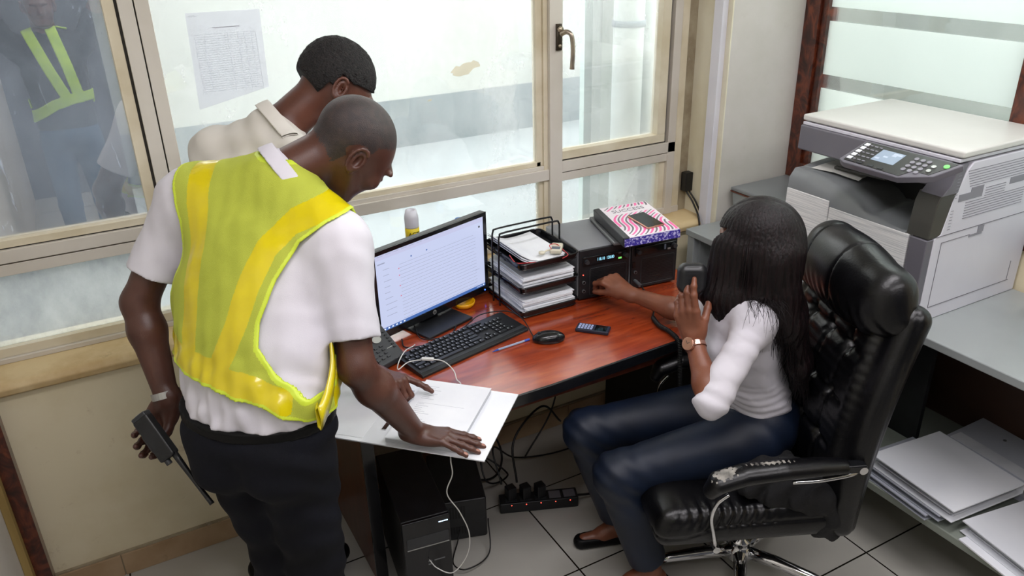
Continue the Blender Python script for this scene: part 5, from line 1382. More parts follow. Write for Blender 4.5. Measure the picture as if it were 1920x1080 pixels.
# collar: a standing band folded over, open at the throat
def collar(name, mat, prims, nb, up, fwd, parent, base, lo_=-.004, hi_=.034, rad=.15):
    up = unit(up); fwd = unit(np.array(fwd) - up * (np.array(fwd) @ up)); sd = np.cross(fwd, up); nb = np.array(nb, float); fld = union(prims)
    def f(P):
        d0 = fld(P); v = P - nb; z = v @ up; x = v @ sd; y = v @ fwd; th = np.abs(np.arctan2(x, -y)); q = np.sqrt(x * x + y * y)
        top = np.maximum(np.abs(d0 - .006) - .0025, np.maximum(z - hi_, lo_ - .010 * np.clip(th - 1.4, 0, 1.2) - z))
        return np.maximum(np.maximum(top, q - rad), (th - 2.7) * .08)
    return sdf_obj(name, union([(f, nb, .15, .01)]), nb - .14, nb + .14, .0026, mat, parent, M=T(*(-np.array(base))), relax=1)
nkp = [p_ for p_ in hp[-1:]]
collar('collar', 'shirt_white', nkp + sp_[:7], m['nb'] + A3(.016, 0, .008), (.86, -.06, .50), m['f'] + A3(.3, 0, -.3), man, b1)
# vest
VB = [(-.34, 1.100), (-.04, 1.100), (.102, 1.072), (.184, 1.022), (.34, 1.0), (.34, 1.068), (.186, 1.072), (.153, 1.105), (.108, 1.140), (.068, 1.185), (.058, 1.231), (.073, 1.312), (.107, 1.384), (.160, 1.424), (.22, 1.45), (.30, 1.62), (-.34, 1.62), (-.262, 1.47), (-.236, 1.40), (-.232, 1.30), (-.26, 1.23), (-.34, 1.20)]
VF = [(-.34, 1.10), (-.02, 1.05), (.02, 1.05), (.34, 1.0), (.34, 1.10), (.17, 1.12), (.15, 1.30), (.16, 1.42), (.22, 1.45), (.30, 1.62), (.10, 1.62), (.03, 1.30), (-.03, 1.30), (-.10, 1.62), (-.34, 1.62), (-.24, 1.42), (-.18, 1.30), (-.20, 1.15), (-.34, 1.15)]
vp = [(f, c, r, k) for f, c, r, k in man1_shirt_prims(.0135)]
def vest_region(P):
    S, Z, D = torso_coords(P); q = np.where(D < .0, poly_sd(S, Z, VB), poly_sd(S, Z, VF))
    nk = .072 - np.linalg.norm(P - (m['nb'] + A3(.01, .0, .02)), axis=1)
    return np.maximum(q, nk)
def vest_post(P, d):
    hgt = P[:, 2]; d = d + folds(P, .0065, fd) * (np.clip((1.22 - hgt) / .2, 0, 1) + .3)
    return np.maximum(np.abs(d) - .0030, vest_region(P))
TL = [(-.235, 1.56), (-.200, 1.501), (-.182, 1.417), (-.155, 1.312), (-.118, 1.10)]; TR = [(.24, 1.50), (.150, 1.455), (.080, 1.425), (.036, 1.375), (.016, 1.30), (.004, 1.22), (-.03, 1.10)]; TB = [(-.34, 1.130), (-.047, 1.130), (.071, 1.108), (.150, 1.075)]
def vest_mat(c):
    S, Z, D = torso_coords(c); reg = vest_region(c); t = (line_d(S, Z, TL) < .028) | (line_d(S, Z, TR) < .028) | ((line_d(S, Z, TB) < .025) & (S < .160))
    t |= (D > -.02) & ((S > .13) | (Z < 1.13)); return np.where(reg > -.008, 2, np.where(t, 1, 0))
lo, hi = bounds(vp)
vest = sdf_obj('safety_vest', union(vp, post=vest_post), lo, hi, .0027, ['vest_mesh', 'vest_tape', 'vest_piping'], man, matfn=vest_mat, M=TI)
# side strap of the vest, loose at the right hip
st = MB(TI); s_, f_ = m['s'], m['f']
ctl = [(.10, .20, 1.04, -.10), (.17, .10, 1.03, -.05), (.215, .03, 1.040, -.0), (.212, .08, 1.065, .0), (.200, .13, 1.10, .02), (.180, .17, 1.14, .03)]
P0 = m['W'] * np.array([1, 1, 0])
cen = [P0 + s_ * a + f_ * (b - .10) + A3(0, 0, c) for a, b, c, e in ctl]
cp_ = curve_pts([tuple(c) for c in cen], 8); ring = [[tuple(Vector(p) + Vector((0, 0, .030)) + Vector(tuple(s_ * .006))), tuple(Vector(p) + Vector(tuple(s_ * .010))), tuple(Vector(p) - Vector((0, 0, .030)) + Vector(tuple(s_ * .006))), tuple(Vector(p) - Vector((0, 0, .022)) - Vector(tuple(s_ * .001))), tuple(Vector(p) + Vector((0, 0, .022)) - Vector(tuple(s_ * .001)))] for p in cp_]
st.loft(ring); st.build('vest_side_strap', 'vest_tape', man, smooth=True)
# trousers, belt, shoes
sH = unit((.70, -.71, 0)); fH = unit((.71, .70, 0)); HC = A3(.228, 1.752, .93); M3 = np.stack([sH, fH, A3(0, 0, 1)], 1)
RK = A3(.295, 1.715, .50); LK = A3(.222, 1.815, .50); RA = A3(.300, 1.715, .10); LA = A3(.225, 1.86, .10)
tp = [ell(HC + A3(0, 0, .02), (.196, .136, .12), .03, M3), ell(HC - fH * .035 + sH * .07 - A3(0, 0, .05), (.105, .115, .12), .04, M3), ell(HC - fH * .035 - sH * .07 - A3(0, 0, .05), (.105, .115, .12), .04, M3),
      cone(HC + sH * .085 - A3(0, 0, .08), RK, .100, .076, .03), cone(RK, RA, .076, .072, .02), cone(HC - sH * .080 - A3(0, 0, .08), LK, .098, .072, .03), cone(LK, LA, .076, .072, .02)]
tf = [((.3, .2, .95), .09, .3), ((.6, .5, .7), .13, 1.0)]
lo, hi = bounds(tp)
sdf_obj('trousers', union(tp, post=lambda P, d: np.maximum(np.maximum(d + folds(P, .006, tf), P[:, 2] - 1.000), .04 - P[:, 2])), lo, hi, .0065, 'trouser_navy', man, M=TI, relax=1)
bp_ = [ell(HC + A3(0, 0, .055), (.199, .139, .30), .03, M3)]; lo, hi = bounds(bp_)
sdf_obj('belt', union(bp_, post=lambda P, d: np.maximum(d, np.abs(P[:, 2] - .988) - .014)), lo, hi, .005, 'belt_leather', man, M=TI)
for A_ in (RA, LA):
    q = A3(A_[0], A_[1], 0); shp = [cone(q + A3(0, 0, .045) - fH * .04, q + A3(0, 0, .04) + fH * .15, .045, .038, .03, sH, 1.05)]; lo, hi = bounds(shp)
    sdf_obj('shoe', union(shp, post=lambda P, d: np.maximum(d, .001 - P[:, 2])), lo, hi, .007, 'belt_leather', man, M=TI)
watch('wrist_watch', 'silver metal watch on the left wrist of the man in the vest', lerp(m['Lel'], m['Lwr'], .93), m['Lwr'] - m['Lel'], .0335, 'silver', w=.018)

# handheld radio in his left hand
dax = unit(A3(.063, -.115, -.135)); rc = A3(-.004, 1.905, .878)
hr = thing('handheld_radio', 'black handheld two-way radio with long antenna held upside down against the wall side', 'radio', M=frame_M(rc, np.cross(dax, Zl), dax))
hr['label'] = 'black handheld two-way radio with long antenna, held antenna down in the man\'s left hand'
MB().box(-.024, .024, -.070, .055, -.014, .014).build('body', 'black_plastic', hr, bevel=.006)
MB().box(-.022, .022, -.079, -.066, -.013, .015).build('base_cap', 'charcoal_plastic', hr, bevel=.004)
MB().box(-.010, .006, -.0805, -.078, -.007, .009).build('contact_plate', 'silver', hr)
MB().box(-.027, -.022, -.03, .02, -.010, .010).build('side_button', 'charcoal_plastic', hr, bevel=.002)
MB().cyl((-.012, .055, 0), (-.012, .067, 0), .008, n=16).build('knob', 'charcoal_plastic', hr)
MB().tube([(.016, .05, 0), (.016, .075, 0), (.016, .14, 0), (.018, .205, 0), (.018, .212, 0)], [.0085, .008, .0058, .0062, .0068], n=14).build('antenna', 'black_plastic', hr, smooth=True)

# ------------------------------------------------------------------ second man
m2 = M2; BASE2 = np.array((.22, 2.2, 0)); TI2 = T(*(-BASE2))
man2 = thing('person', 'man with short curly black hair and white shirt behind the man in the vest', 'person', BASE2)
hp2, hneg2, HL2 = head_prims(m2['hc'], m2['hax'], 1.0, m2['nb'] + A3(0, 0, .0), .054)
hr2, tips3, _ = hand_prims(m2['Rwr'] + A3(0, 0, .0), unit((.70, -.62, -.22)), unit((.2, .1, 1)), 1, ((.12, .12, .1), (.9, 1.2, .8), (1.0, 1.3, .8), (1.0, 1.3, .8)), (.06, .02, -.05, -.14), (.55, .6, .4, .3))
hl2, _, _ = hand_prims(m2['Lwr'], unit((.55, -.55, -.62)), unit((.5, .2, .8)), -1, ((.4, .5, .3),) * 4)
body2 = hp2 + man2_shirt_prims(-.02) + arm_prims(m2['Rsh'], m2['Rel'], m2['Rwr'], .046, .040, .042, .04, .026) + arm_prims(m2['Lsh'], m2['Lel'], m2['Lwr'], .046, .040, .042, .04, .026) + hr2 + hl2
lo, hi = bounds(body2)
sdf_obj('body', union(body2, neg=hneg2), lo, hi, .0036, ['skin_deep_warm'], man2, M=TI2)
eyes(man2, HL2, BASE2)
r2, f2_, u2 = m2['hax']
hm = [ell(HL2(0, -.020, .030), (.086, .110, .098), .01, np.stack([r2, f2_, u2], 1)), ell(HL2(0, -.055, .0), (.078, .070, .075), .02, np.stack([r2, f2_, u2], 1))]
def hair2_post(P, d):
    v = P - m2['hc']; x, y, z = v @ r2, v @ f2_, v @ u2
    d = d + .0030 * (np.sin(x * 900 + 2 * np.sin(y * 500)) * np.sin(y * 850 + 2 * np.sin(z * 600)) * np.sin(z * 900))
    line = np.where(y > .012, .030 + .28 * np.clip(y - .012, 0, .1), np.where(y > -.035, .026 , -.050 + .30 * np.clip(-y - .06, -.05, .1)))
    line = np.where((y <= -.035) & (y > -.05), -.012, line)
    q = line - z; fr = (y - .088) 
    return np.maximum(np.maximum(d, q * .8), fr * .8)
lo, hi = bounds(hm)
sdf_obj('hair', union(hm, post=hair2_post), lo, hi, .0028, 'curly_hair', man2, M=TI2)
sp2 = man2_shirt_prims() + [cone(m2['nb'] + A3(-.03, 0, -.03), m2['nb'] + A3(.008, 0, .008), .068, .065, .03)]; lo, hi = bounds(sp2)
neg = []
def m2_post(P, d):
    d = d + folds(P, .004, [((.2, -.6, .7), .07, 1.3), ((.5, .4, .7), .12, .2)]);
    return np.maximum(d, .985 - P[:, 2])
sdf_obj('shirt', union(sp2, post=m2_post, neg=neg), lo, hi, .0045, 'shirt_cream', man2, M=TI2, relax=1)
collar('collar', 'shirt_cream', hp2[-1:] + sp2, m2['nb'] + A3(.016, 0, .008), (.84, -.06, .54), m2['f'] + A3(.2, 0, -.2), man2, BASE2)
s3, f3 = m2['s'], m2['f']; H3 = A3(.285, 2.215, .92); M4 = np.stack([s3, f3, A3(0, 0, 1)], 1)
k1, k2 = H3 + s3 * .085 + A3(.02, 0, -.43), H3 - s3 * .085 + A3(.0, 0, -.43)
t2 = [ell(H3, (.172, .12, .12), .03, M4), cone(H3 + s3 * .08 - A3(0, 0, .06), k1, .095, .07, .04), cone(k1, A3(k1[0], k1[1], .08), .07, .06, .03), cone(H3 - s3 * .08 - A3(0, 0, .06), k2, .095, .07, .04), cone(k2, A3(k2[0], k2[1], .08), .07, .06, .03)]
lo, hi = bounds(t2); sdf_obj('trousers', union(t2, post=lambda P, d: np.maximum(np.maximum(d, P[:, 2] - 1.01), .04 - P[:, 2])), lo, hi, .008, 'trouser_navy', man2, M=TI2)
for k in (k1, k2):
    q = A3(k[0], k[1], 0); shp = [cone(q + A3(0, 0, .045) - f3 * .04, q + A3(0, 0, .04) + f3 * .14, .043, .036, .03)]; lo, hi = bounds(shp)
    sdf_obj('shoe', union(shp, post=lambda P, d: np.maximum(d, .001 - P[:, 2])), lo, hi, .008, 'belt_leather', man2, M=TI2)
watch('bead_bracelet', 'dark bead bracelet on the pointing wrist of the curly haired man', lerp(m2['Rel'], m2['Rwr'], .97), m2['Rwr'] - m2['Rel'], .029, 'black_gloss', w=.010)['category'] = 'bracelet'

# ------------------------------------------------------------------ executive chair
CA = R(156)
ch = thing('office_chair', 'black leather executive chair with worn armrest and chrome base', 'chair', (1.635, 1.475, 0), CA)
base_ang = [R(a) - CA for a in (-60, 12, 84, 156, 228)]
for a in base_ang:
    c, s = math.cos(a), math.sin(a)
    lgm = MB(); lgm.tube([(c * t, s * t, z) for t, z in ((.03, .098), (.12, .098), (.24, .088), (.325, .070))], [.023, .021, .017, .013], n=12); lg = lgm.build('base_leg', 'chrome', ch, smooth=True)
    cm = MB(); q = Vector((c * .325, s * .325, 0)); px_, py_ = -s, c
    for sgn in (-1, 1): cm.cyl((q.x + px_ * .008 * sgn, q.y + py_ * .008 * sgn, .029), (q.x + px_ * .026 * sgn, q.y + py_ * .026 * sgn, .029), .028, n=20)
    cm.cyl((q.x, q.y, .03), (q.x, q.y, .068), .008, n=10); cm.build('castor', 'black_plastic', ch)
MB().lathe([(.012, .06), (.034, .062), (.042, .075), (.042, .112), (.034, .122), (.030, .135), (.034, .138), (.034, .148), (.020, .152), (.019, .30), (.001, .30)], 28).build('gas_column', 'chrome', ch, smooth=True)
MB().box(-.12, .14, -.09, .09, .30, .372).build('tilt_mechanism', 'black_plastic', ch, bevel=.01)
MB().prism([(.10, .20), (.16, .19), (.17, .09), (.13, .10)], -.11, -.085, 'y').build('lever_paddle', 'black_plastic', ch, bevel=.004)
OX = .04
SD = .036
seat = [rbox((OX + .045, 0, .370 + SD), (.280, .262, .040), .036, .02), ell((OX + .25, 0, .415 + SD), (.095, .25, .052), .05), rbox((OX + .045, 0, .415 + SD), (.265, .25, .035), .03, .04)]
def seat_post(P, d):
    x, y, z = P[:, 0], P[:, 1], P[:, 2] - SD
    side = np.exp(-((np.abs(y) - .25) / .05) ** 2) * np.clip((z - .38) / .03, 0, 1)
    d = d + .004 * side * np.sin(x * 190 + 2 * np.sin(z * 60)) * np.exp(-((x - .16) / .12) ** 2)
    seam = np.abs(z - (.405 - .03 * np.clip((x - .18) / .1, 0, 1))); d = d + .004 * np.exp(-(seam / .004) ** 2) * (np.abs(y) > .20)
    return d
sdf_obj('seat', union(seat, post=seat_post), (-.30, -.32, .30), (.46, .32, .56), .0050, 'leather', ch)
bk = []; bb = []
for i in range(25):
    t = i / 24; z = .42 + .64 * t; x = -.215 - .105 * t + .035 * math.sin(PI * t) * 1.2 + OX; hw = .215 + .035 * math.sin(PI * min(1, t * 1.1)) - .02 * t
    bb.append(rbox((x, 0, z), (.040, hw, .060), .034))
bk.append(group(bb, .02))
for sgn in (-1, 1):
    pts = [(-.215 - .118 * t + .042 * math.sin(PI * t) + OX - .022, sgn * (.232 + .028 * math.sin(PI * t) - .008 * t), .40 + .72 * t) for t in [i / 16 * .92 for i in range(17)]]
    bk.append(group([cone(a, b, .043, .043) for a, b in zip(pts[:-1], pts[1:])], .035))
def back_post(P, d):
    x, y, z = P[:, 0], P[:, 1], P[:, 2]; front = np.clip((x + .235 - OX + .13 * (z - .42)) / .02, 0, 1) * np.clip((.205 - np.abs(y)) / .03, 0, 1)
    gz = (z - .50) / .145; rz = gz - np.round(gz); gy = y / .115; ry = gy - np.round(gy)
    tuft = .017 * np.exp(-((rz / .16) ** 2 + (ry / .16) ** 2)) + .010 * np.exp(-(rz / .07) ** 2) + .005 * np.exp(-(ry / .06) ** 2)
    wr = .0035 * np.sin(np.arctan2(rz, ry) * 7 + z * 20) * np.exp(-(np.hypot(rz, ry) / .3) ** 2)
    seam = .0035 * np.exp(-((x - (-.262 - .10 * (z - .42) + OX + .022 * np.sin(PI * np.clip((z - .4) / .72, 0, 1)))) / .004) ** 2) * (np.abs(y) > .18)
    return d + front * (tuft + wr) + seam
sdf_obj('backrest', union(bk, post=back_post), (-.44, -.34, .32), (.0, .34, 1.22), .0050, 'leather', ch, relax=2)
hd_ = [cone((-.285 + OX, -.155, 1.125), (-.288 + OX, .175, 1.120), .078, .062, .04), cone((-.262 + OX, -.15, 1.05), (-.265 + OX, .165, 1.05), .066, .056, .05), ell((-.275 + OX, 0, 1.10), (.088, .20, .110), .04), cone((-.29 + OX, .17, 1.12), (-.30 + OX, .215, 1.06), .058, .045, .04)]
def head_post(P, d):
    x, y, z = P[:, 0], P[:, 1], P[:, 2]
    return d + .0045 * np.exp(-((np.minimum(np.abs(y + .135), np.abs(y - .035))) / .0028) ** 2) + .0018 * np.sin(y * 150 + 3 * np.sin(z * 30)) * np.clip((1.10 - z) / .06, 0, 1)
sdf_obj('headrest', union(hd_, post=head_post), (-.44, -.27, .95), (-.10, .29, 1.24), .0045, 'leather', ch)
for sgn in (1, -1):
    apts = [(.198, .305, .612), (.180, .310, .642), (.11, .312, .664), (0, .308, .668), (-.10, .300, .662), (-.175, .295, .655)]
    ap = [group([cone((a[0] + OX, sgn * a[1], a[2]), (b[0] + OX, sgn * b[1], b[2]), ra, rb, .004, (0, 1, 0), 1.35) for a, b, ra, rb in zip(apts[:-1], apts[1:], (.020, .027, .027, .026, .024), (.027, .027, .026, .024, .020))])]
    arm = sdf_obj('armrest', union(ap), (-.24, -.40, .54), (.34, .40, .74), .0035, ['leather', 'leather_worn'], ch,
                  matfn=(lambda c: (((np.hypot((c[:, 0] - .205) / .030, (c[:, 1] - .312) / .022) + .35 * np.sin(c[:, 0] * 330) * np.sin(c[:, 1] * 260) < 1) | (np.hypot((c[:, 0] - .08) / .05, (c[:, 1] - .306) / .006) + .5 * np.sin(c[:, 0] * 420) < 1)) & (c[:, 2] > .645)).astype(int)) if sgn > 0 else None)
    tb = MB(); tb.tube(curve_pts([(.150 + OX, sgn * .318, .605), (.178 + OX, sgn * .312, .57), (.185 + OX, sgn * .30, .51), (.165 + OX, sgn * .275, .43), (.152 + OX, sgn * .268, .372)], 6), .0055, n=10); tb.build('arm_bracket', 'chrome', ch, smooth=True)
    tb = MB(); tb.tube(curve_pts([(-.02 + OX, sgn * .33, .640), (-.10 + OX, sgn * .328, .638), (-.195 + OX, sgn * .315, .640), (-.225 + OX, sgn * .300, .650)], 6), .0055, n=10)
    tb.build('arm_rail', 'chrome', ch, smooth=True)
    MB().cyl((-.225 + OX, sgn * .270, .65), (-.225 + OX, sgn * .318, .65), .012, n=18).build('arm_pin', 'chrome', ch)
    MB().cyl((.152 + OX, sgn * .245, .372), (.152 + OX, sgn * .282, .372), .011, n=18).build('arm_pin', 'chrome', ch)
    MB().box(-.235 + OX, -.16 + OX, sgn * .305 - .02, sgn * .305 + .012, .640, .668).build('arm_clamp', 'black_gloss', ch, bevel=.005)
# jacket bundled on the seat
jk = [ell((-.02, .13, .510), (.12, .10, .05), .04), ell((-.10, .20, .495), (.10, .075, .055), .04), ell((-.16, .225, .42), (.06, .045, .085), .04), cone((.08, .20, .525), (-.02, .17, .57), .03, .025, .04), cone((-.10, .17, .545), (.02, .22, .50), .035, .03, .03)]
jM = T(1.635, 1.475, 0) @ RZ(CA)
jo = sdf_obj('jacket', union(jk, post=lambda P, d: d + .010 * np.sin(P[:, 0] * 70 + 3 * np.sin(P[:, 1] * 40)) * np.sin(P[:, 2] * 60 + P[:, 1] * 50) * .8), (-.30, 0, .30), (.20, .34, .64), .006, 'black_cloth')
jo.matrix_world = jM; tag(jo, 'black jacket bundled on the chair seat behind the woman', 'jacket')

# ------------------------------------------------------------------ seated woman
wm = WM; BASE3 = np.array((1.62, 1.56, 0)); TI3 = T(*(-BASE3))
wo = thing('person', 'woman with long dark hair and white blouse seated at the radios, microphone in hand', 'person', BASE3)
hp3, hneg3, HL3 = head_prims(wm['hc'], wm['hax'], .94, wm['nb'], .046)
mic_c = A3(1.418, 1.572, 1.106)
wl = unit((.02, .14, .99)); 
hl3, tl3, _ = hand_prims(wm['Lwr'], unit((-.16, .24, .95)), unit((-.90, -.42, .05)), -1, ((.10, .25, .25), (.25, .45, .35), (.40, .60, .45), (.55, .70, .5)), (.04, .0, -.03, -.06), (.45, .65, .3, .2), 1.0)
hr3, tr3, _ = hand_prims(wm['Rwr'], unit((-.28, .90, .33)), unit((-.25, -.25, .93)), 1, ((.75, .95, .5), (.95, 1.1, .7), (1.05, 1.2, .8), (1.1, 1.2, .8)), (.08, .02, -.04, -.10), (.45, .35, .15, .1), .98)
legs3 = [cone(wm['Lhp'], wm['Lkn'], .07, .05, .03), cone(wm['Lkn'], wm['Lan'], .05, .032, .02), cone(wm['Rhp'], wm['Rkn'], .07, .05, .03), cone(wm['Rkn'], wm['Ran'], .05, .032, .02)]
for a in ('Lan', 'Ran'): q = wm[a]; fd_ = unit((-.9, .3, 0)); legs3 += [cone(q - A3(0, 0, .01), q + fd_ * .06 - A3(0, 0, .045), .032, .028, .02), cone(q - fd_ * .03 - A3(0, 0, .05), q + fd_ * .13 - A3(0, 0, .062), .028, .022, .02)]
body3 = hp3 + woman_torso_prims(-.012) + arm_prims(wm['Lsh'], wm['Lel'], wm['Lwr'], .038, .035, .037, .034, .023) + arm_prims(wm['Rsh'], wm['Rel'], wm['Rwr'], .040, .036, .036, .035, .023) + hl3 + hr3 + legs3
lo, hi = bounds(body3)
sdf_obj('body', union(body3, neg=hneg3), lo, hi, .0034, 'skin_brown', wo, M=TI3)
eyes(wo, HL3, BASE3, .94)
sp3 = woman_torso_prims(.004) + woman_sleeve_prims(); lo, hi = bounds(sp3)
def w_post(P, d):
    near = np.exp(-(np.linalg.norm(P - wm['Lel'], axis=1) / .12) ** 2); wst = np.clip((.80 - P[:, 2]) / .1, 0, 1)
    d = d + folds(P, .0045, [((.5, .2, .85), .055, .4), ((.7, -.3, .6), .09, 1.0)]) * (.35 + .5 * near + .4 * wst) + .0016 * wst * np.sin(P[:, 2] * 230 + 4 * np.sin(P[:, 0] * 25 + P[:, 1] * 18)) + .0010 * (1 - np.abs(folds(P, 1.0, [((.6, .3, .7), .045, 2.0), ((.2, -.8, .5), .07, .5)]))) ** 3
    return np.maximum(d, .625 - P[:, 2])
neg3 = []
sdf_obj('blouse', union(sp3, post=w_post, neg=neg3), lo, hi, .0042, 'shirt_white', wo, M=TI3, relax=1)
collar('collar', 'shirt_white', hp3[-1:] + sp3, wm['nb'], (-.1, 0, 1), wm['f'], wo, BASE3, rad=.10)
s4, f4 = wm['s'], wm['f']; M5 = np.stack([s4, f4, A3(0, 0, 1)], 1)
t3 = [ell(wm['H'] + A3(.0, 0, .03), (.160, .130, .12), .04, M5), ell(wm['W'] - A3(0, 0, .05), (.135, .108, .07), .04, M5),
      cone(wm['Lhp'] + f4 * .03, wm['Lkn'], .100, .070, .03), cone(wm['Lkn'], lerp(wm['Lkn'], wm['Lan'], .92), .070, .062, .03), cone(wm['Rhp'], wm['Rkn'], .098, .070, .03), cone(wm['Rkn'], lerp(wm['Rkn'], wm['Ran'], .92), .070, .062, .03)]
def t3_post(P, d):
    kn = np.minimum(np.linalg.norm(P - wm['Lkn'], axis=1), np.linalg.norm(P - wm['Rkn'], axis=1)); cr = np.linalg.norm(P - wm['Lhp'], axis=1)
    d = d + .004 * np.sin(P @ unit((.7, -.2, .9)) * 130) * np.exp(-(kn / .10) ** 2) + .006 * np.sin(P @ unit((.9, .5, .2)) * 75) * np.exp(-(cr / .13) ** 2)
    d = cut_sleeve(P, d, wm['Lkn'], wm['Lan'], .90); d = cut_sleeve(P, d, wm['Rkn'], wm['Ran'], .90)
    return np.maximum(d, P[:, 2] - .675)
lo, hi = bounds(t3); sdf_obj('trousers', union(t3, post=t3_post), lo, hi, .006, 'trouser_satin', wo, M=TI3, relax=1)
for a in ('Lan', 'Ran'):
    q = wm[a] * A3(1, 1, 0); sh = [cone(q - fd_ * .035 + A3(0, 0, .030), q + fd_ * .14 + A3(0, 0, .022), .036, .029, .02)]; lo, hi = bounds(sh)
    sdf_obj('shoe', union(sh, post=lambda P, d: np.maximum(np.maximum(d, .001 - P[:, 2]), P[:, 2] - .042)), lo, hi, .006, 'belt_leather', wo, M=TI3)
# long straight hair: cap over the skull and curtains down the back and the near side
r3, f3_, u3 = wm['hax']; HM = np.stack([r3, f3_, u3], 1); hc = wm['hc']; nr = A3(-.50, -.86, 0)
bkv = -f3_ * A3(1, 1, 0); bkv = unit(bkv)
hair = [ell(hc + u3 * .020 - f3_ * .012, (.094, .112, .100), .03, HM), ell(hc - f3_ * .045 - u3 * .04, (.098, .090, .11), .04, HM)]
def lock(a, b, ra, rb, dirv, s=2.2): return cone(a, b, ra, rb, .03, dirv, s)
lf = unit(-r3 * A3(1, 1, 0))                       # her left, towards the camera
D = lambda a, b, z: hc + lf * a + bkv * b + A3(0, 0, z)
hair += [lock(D(.050, -.068, .0), D(.068, -.070, -.15), .026, .030, f3_, 1.5), lock(D(.068, -.070, -.15), D(.080, -.045, -.235), .030, .010, f3_, 1.5), lock(D(.055, -.035, -.02), D(.072, -.030, -.16), .034, .042, f3_, 2.0), lock(D(.072, -.030, -.16), D(.085, -.02, -.245), .040, .016, f3_, 2.2),
         lock(D(.060, .035, -.02), D(.075, .045, -.17), .045, .040, f3_, 1.9), lock(D(.075, .045, -.17), D(.055, .105, -.26), .040, .022, f3_, 1.8),
         lock(D(.015, .065, -.04), D(.010, .120, -.22), .050, .042, lf, 1.9), lock(D(.010, .120, -.22), D(-.015, .165, -.38), .042, .032, lf, 2.0), lock(D(-.015, .165, -.38), D(-.02, .185, -.50), .030, .006, lf, 2.2),
         lock(D(-.050, .02, -.02), D(-.075, .05, -.24), .040, .024, f3_, 1.8)]
def hair_post(P, d):
    v = P - hc; th = np.arctan2(v @ lf, v @ bkv); g = np.sin(th * 46 + 3 * np.sin(P[:, 2] * 14)) + .6 * np.sin(th * 97 + 2 * np.sin(P[:, 2] * 23 + 1)); d = d + .0011 * g * np.clip(1.35 - v[:, 2] * 8, .1, 1)
    part = np.exp(-(((v @ r3) + .01) / .006) ** 2) * (v[:, 2] > .05); d = d + .004 * part
    x, y, z = v @ r3, v @ f3_, v @ u3; face = np.maximum(np.maximum(.060 - y, z - .040 - .2 * np.abs(x)), np.abs(x + .012) - .045)
    return np.maximum(d, -face)
lo, hi = bounds(hair)
hm3 = sdf_obj('hair', union(hair, post=hair_post), lo, hi, .0036, 'long_hair', wo, M=TI3)
rg = random.Random(5); stm = MB(TI3)
for i in range(190):
    a = rg.uniform(-.25, 1.5); side = lf * math.cos(a) + bkv * math.sin(a); g = max(0, math.sin(a))
    z1 = -.235 - .27 * g ** 2 + rg.uniform(-.05, .02)
    p0 = hc + side * .104 + A3(0, 0, rg.uniform(-.03, .02)); p1 = hc + side * .114 + bkv * .03 * g + A3(0, 0, z1 * .45); p2 = hc + side * (.112 + rg.uniform(-.01, .012)) + bkv * .07 * g + A3(0, 0, z1 * .75); p3 = hc + side * (.085 + rg.uniform(-.03, .03)) + bkv * .10 * g + A3(0, 0, z1)
    pts = curve_pts([tuple(p0), tuple(p1), tuple(p2), tuple(p3)], 4); stm.tube(pts, [.0011] * (len(pts) - 3) + [.0009, .0006, .0003], n=4)
for i in range(80):
    top = D(.075 + rg.uniform(-.02, .02), rg.uniform(-.02, .07), -.14); on = wm['Lsh'] + lf * rg.uniform(-.01, .05) + bkv * rg.uniform(-.03, .08) + A3(0, 0, .062)
    w_ = rg.uniform(.03, .15); en = on + lf * rg.uniform(.0, .035) + bkv * rg.uniform(-.02, .05) + A3(0, 0, -w_)
    en = wm['Lsh'] + unit(en - wm['Lsh']) * max(np.linalg.norm(en - wm['Lsh']), .058)
    pts = curve_pts([tuple(top), tuple(lerp(top, on, .55) + lf * .006), tuple(on), tuple(en)], 4); stm.tube(pts, [.0005] * (len(pts) - 3) + [.0004, .0003, .0002], n=4)
stm.build('hair_strands', 'long_hair', hm3, smooth=True)['kind'] = 'stuff'
watch('wrist_watch', 'rose gold watch with round face on the woman\'s left wrist', lerp(wm['Lel'], wm['Lwr'], .90), wm['Lwr'] - wm['Lel'], .0285, 'rosegold', fmat='rosegold', out=(-.85, -.50, .1), w=.014)
# microphone
mk = thing('hand_microphone', 'black handheld microphone in the woman\'s left hand', 'microphone', M=frame_M(mic_c, (-.84, .54, 0), (-.05, .1, .99)))
sdf_obj('mic_body', union([rbox((0, .010, 0), (.041, .044, .025), .024, .01), cone((0, -.03, 0), (0, -.075, 0), .019, .013, .02)], post=lambda P, d: d + .0012 * (np.abs(((P[:, 1] * 250) % 1) - .5) < .2) * ((P[:, 2] < -.014) & (P[:, 1] > -.01) & (np.abs(P[:, 0]) < .02))), (-.05, -.11, -.04), (.05, .07, .04), .003, 'black_plastic', mk)
MB().box(-.008, .008, -.002, .004, .0190, .0215).build('talk_light', 'grey_metal', mk)
MB().box(.026, .033, -.02, .012, -.008, .008).build('talk_button', 'charcoal_plastic', mk, bevel=.002)

